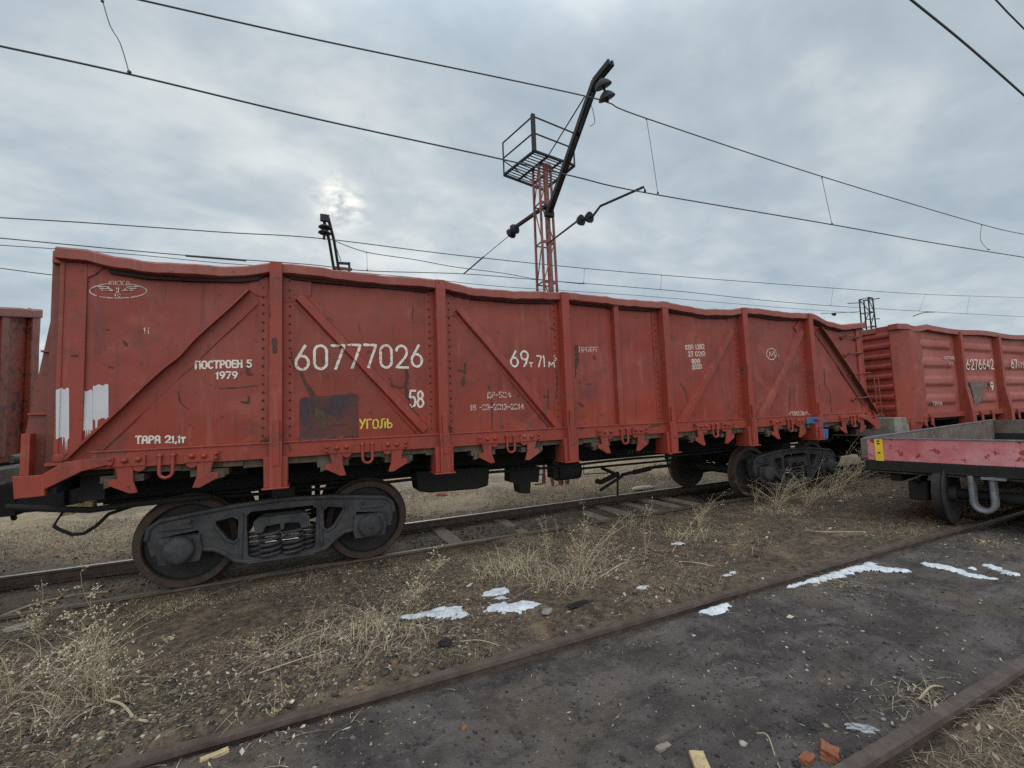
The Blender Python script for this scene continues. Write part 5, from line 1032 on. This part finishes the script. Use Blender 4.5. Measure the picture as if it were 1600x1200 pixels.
flakes('plant_litter', X[k_], Y[k_], .012, 'litter', 'dead leaf and stem mats around the feet of the dry weeds')
S9 = np.stack([X, Y, ground_h(X, Y)], 1)[k_][::2]
blades('straw_mat', S9, .03, 4.5, .004, 'straw', label='broken straw lying around the feet of the dry weeds', cat='straw', droop=1.)
# ------------------------------------------------------------------ litter
def at_ground(u, v): p = pZ(u, v, 0.); p = pZ(u, v, gz(p[0], p[1])); return np.array([p[0], p[1], gz(p[0], p[1])])
def lump(name, label, cat, px, size, matn, rz=0, tilt=.1, sub=2, rough=.22, group=None, boxy=.0):
    p = at_ground(*px); bm = bmesh.new()
    if boxy: 
        bmesh.ops.create_cube(bm, size=2); bmesh.ops.subdivide_edges(bm, edges=bm.edges[:], cuts=4, use_grid_fill=True)
    else: bmesh.ops.create_icosphere(bm, subdivisions=sub+1, radius=1)
    sd = random.random()*50
    for v in bm.verts:
        nn = mnoise.fractal(v.co*1.3+Vector((sd, 0, 0)), 1., 2., 3)*rough; v.co *= 1+nn; v.co = Vector((v.co.x*size[0], v.co.y*size[1], v.co.z*size[2]))
    me = bpy.data.meshes.new(name); bm.to_mesh(me); bm.free(); me.materials.append(M[matn]); o = bpy.data.objects.new(name, me); col.objects.link(o); o.location = (p[0], p[1], p[2]+size[2]*.55); o.rotation_euler = (tilt, tilt*.6, rz); return tag(o, label, cat, group)
lump('wood_block', 'square pale yellow wood offcut lying in the black dirt at the bottom', 'wood', (1093, 1188), (.033, .052, .012), 'newwood', R(-30), .03, boxy=1, rough=.05)
lump('wood_chip', 'small grey-brown wood chip left of the pale wood offcut', 'wood', (1036, 1164), (.04, .014, .01), 'wood', R(5), .1, boxy=1, rough=.15)
lump('wood_chip', 'long pale wood splinter between the track rail and dirt, bottom left', 'wood', (335, 1192), (.055, .014, .009), 'newwood', R(15), .05, boxy=1, rough=.12)
lump('brick', 'larger orange broken brick against the nearest rail', 'brick', (1296, 1184), (.045, .034, .026), 'brick', R(30), .2, rough=.16, boxy=1)
lump('brick', 'smaller flat orange brick piece left of the larger brick', 'brick', (1262, 1190), (.038, .02, .013), 'brick', R(10), .1, rough=.16, boxy=1)
lump('brick', 'tiny orange brick crumb in the black dirt', 'brick', (725, 1141), (.018, .012, .01), 'brick', R(10), .1, rough=.3)
lump('plastic_bottle', 'crumpled clear plastic bottle scrap near the nearest rail', 'bottle', (1348, 1142), (.075, .022, .018), 'plastic', R(-35), .15, rough=.7)
lump('plank', 'short weathered plank lying between the rails beside the left bogie', 'plank', (713, 832), (.16, .022, .014), 'wood', R(-8), .04, boxy=1, rough=.04)
lump('concrete_slab', 'pale curved slab lying beyond the far rail under the wagon', 'slab', (1005, 768), (.40, .10, .05), 'paleslab', R(12), .1, rough=.12)
lump('rock', 'pale flat stone left of the small snow patch on the dirt', 'stone', (855, 962), (.06, .035, .022), 'beam', R(20), .1)
lump('rock', 'black lump of coal right of the wedge-shaped snow tuft', 'coal', (695, 1012), (.06, .04, .03), 'black', R(20), .1, rough=.35)
lump('rock', 'dark flat piece of bark or coal right of the two-lobed snow', 'coal', (905, 952), (.14, .03, .022), 'black', R(8), .1, rough=.35)
lump('rock', 'long timber-coloured stone at the left edge below the rail', 'stone', (30, 985), (.10, .045, .03), 'beam', R(25), .1, rough=.2)
lump('rock', 'brown scrap on the dirt beyond the near rail, upper right', 'scrap', (1185, 868), (.07, .035, .016), 'scrape', R(10), .1, rough=.3)
lump('rock', 'rusty block on the ground beyond the far rail', 'scrap', (690, 777), (.16, .08, .05), 'brick', R(10), .1, rough=.2)
for lbl, pts, r in (('thin pale curved twig at the bottom beside the pale wood offcut', [(1183, 1146), (1200, 1158), (1212, 1178), (1220, 1206)], .003),
    ('long straight dry stalk lying left of the middle, above the gravel', [(520, 982), (470, 1008), (420, 1025), (380, 1033)], .004),
    ('second dry stalk lying below the long straight one', [(520, 1020), (440, 1050), (398, 1062)], .004),
    ('long horizontal dry stalk at the left below the rail', [(0, 958), (60, 945), (120, 930), (170, 925)], .012),
    ('forked pale branch lying in front of the middle weeds', [(935, 905), (960, 893), (985, 876)], .006),
    ('curved pale stalk lying right of the middle weeds', [(1065, 877), (1090, 884), (1120, 885), (1138, 880)], .005),
    ('thick curved bleached stalk at the foot of the big bushy weed', [(165, 1098), (190, 1110), (210, 1130), (228, 1142)], .007),
    ('short broken twig beside the nearest rail', [(1436, 1096), (1456, 1086), (1474, 1072)], .005),
    ('thin stalk lying across the near rail head in the middle', [(720, 1008), (750, 1006), (785, 1015), (812, 1022)], .003),
    ('bent dark stick on the dirt beyond the near rail', [(1262, 832), (1290, 836), (1350, 833)], .006)):
    b = MB(); P = [at_ground(*q) for q in pts]; P0 = P[0].copy(); b.tube(smoothline([p-P0+np.array([0, 0, .012+.02*math.sin(i*2.1)]) for i, p in enumerate(P)], 5), r, 6); o = b.build('dry_stalk', 'twig', smooth=True); o.location = tuple(P0); tag(o, lbl, 'stalk', 'loose dry stalks')
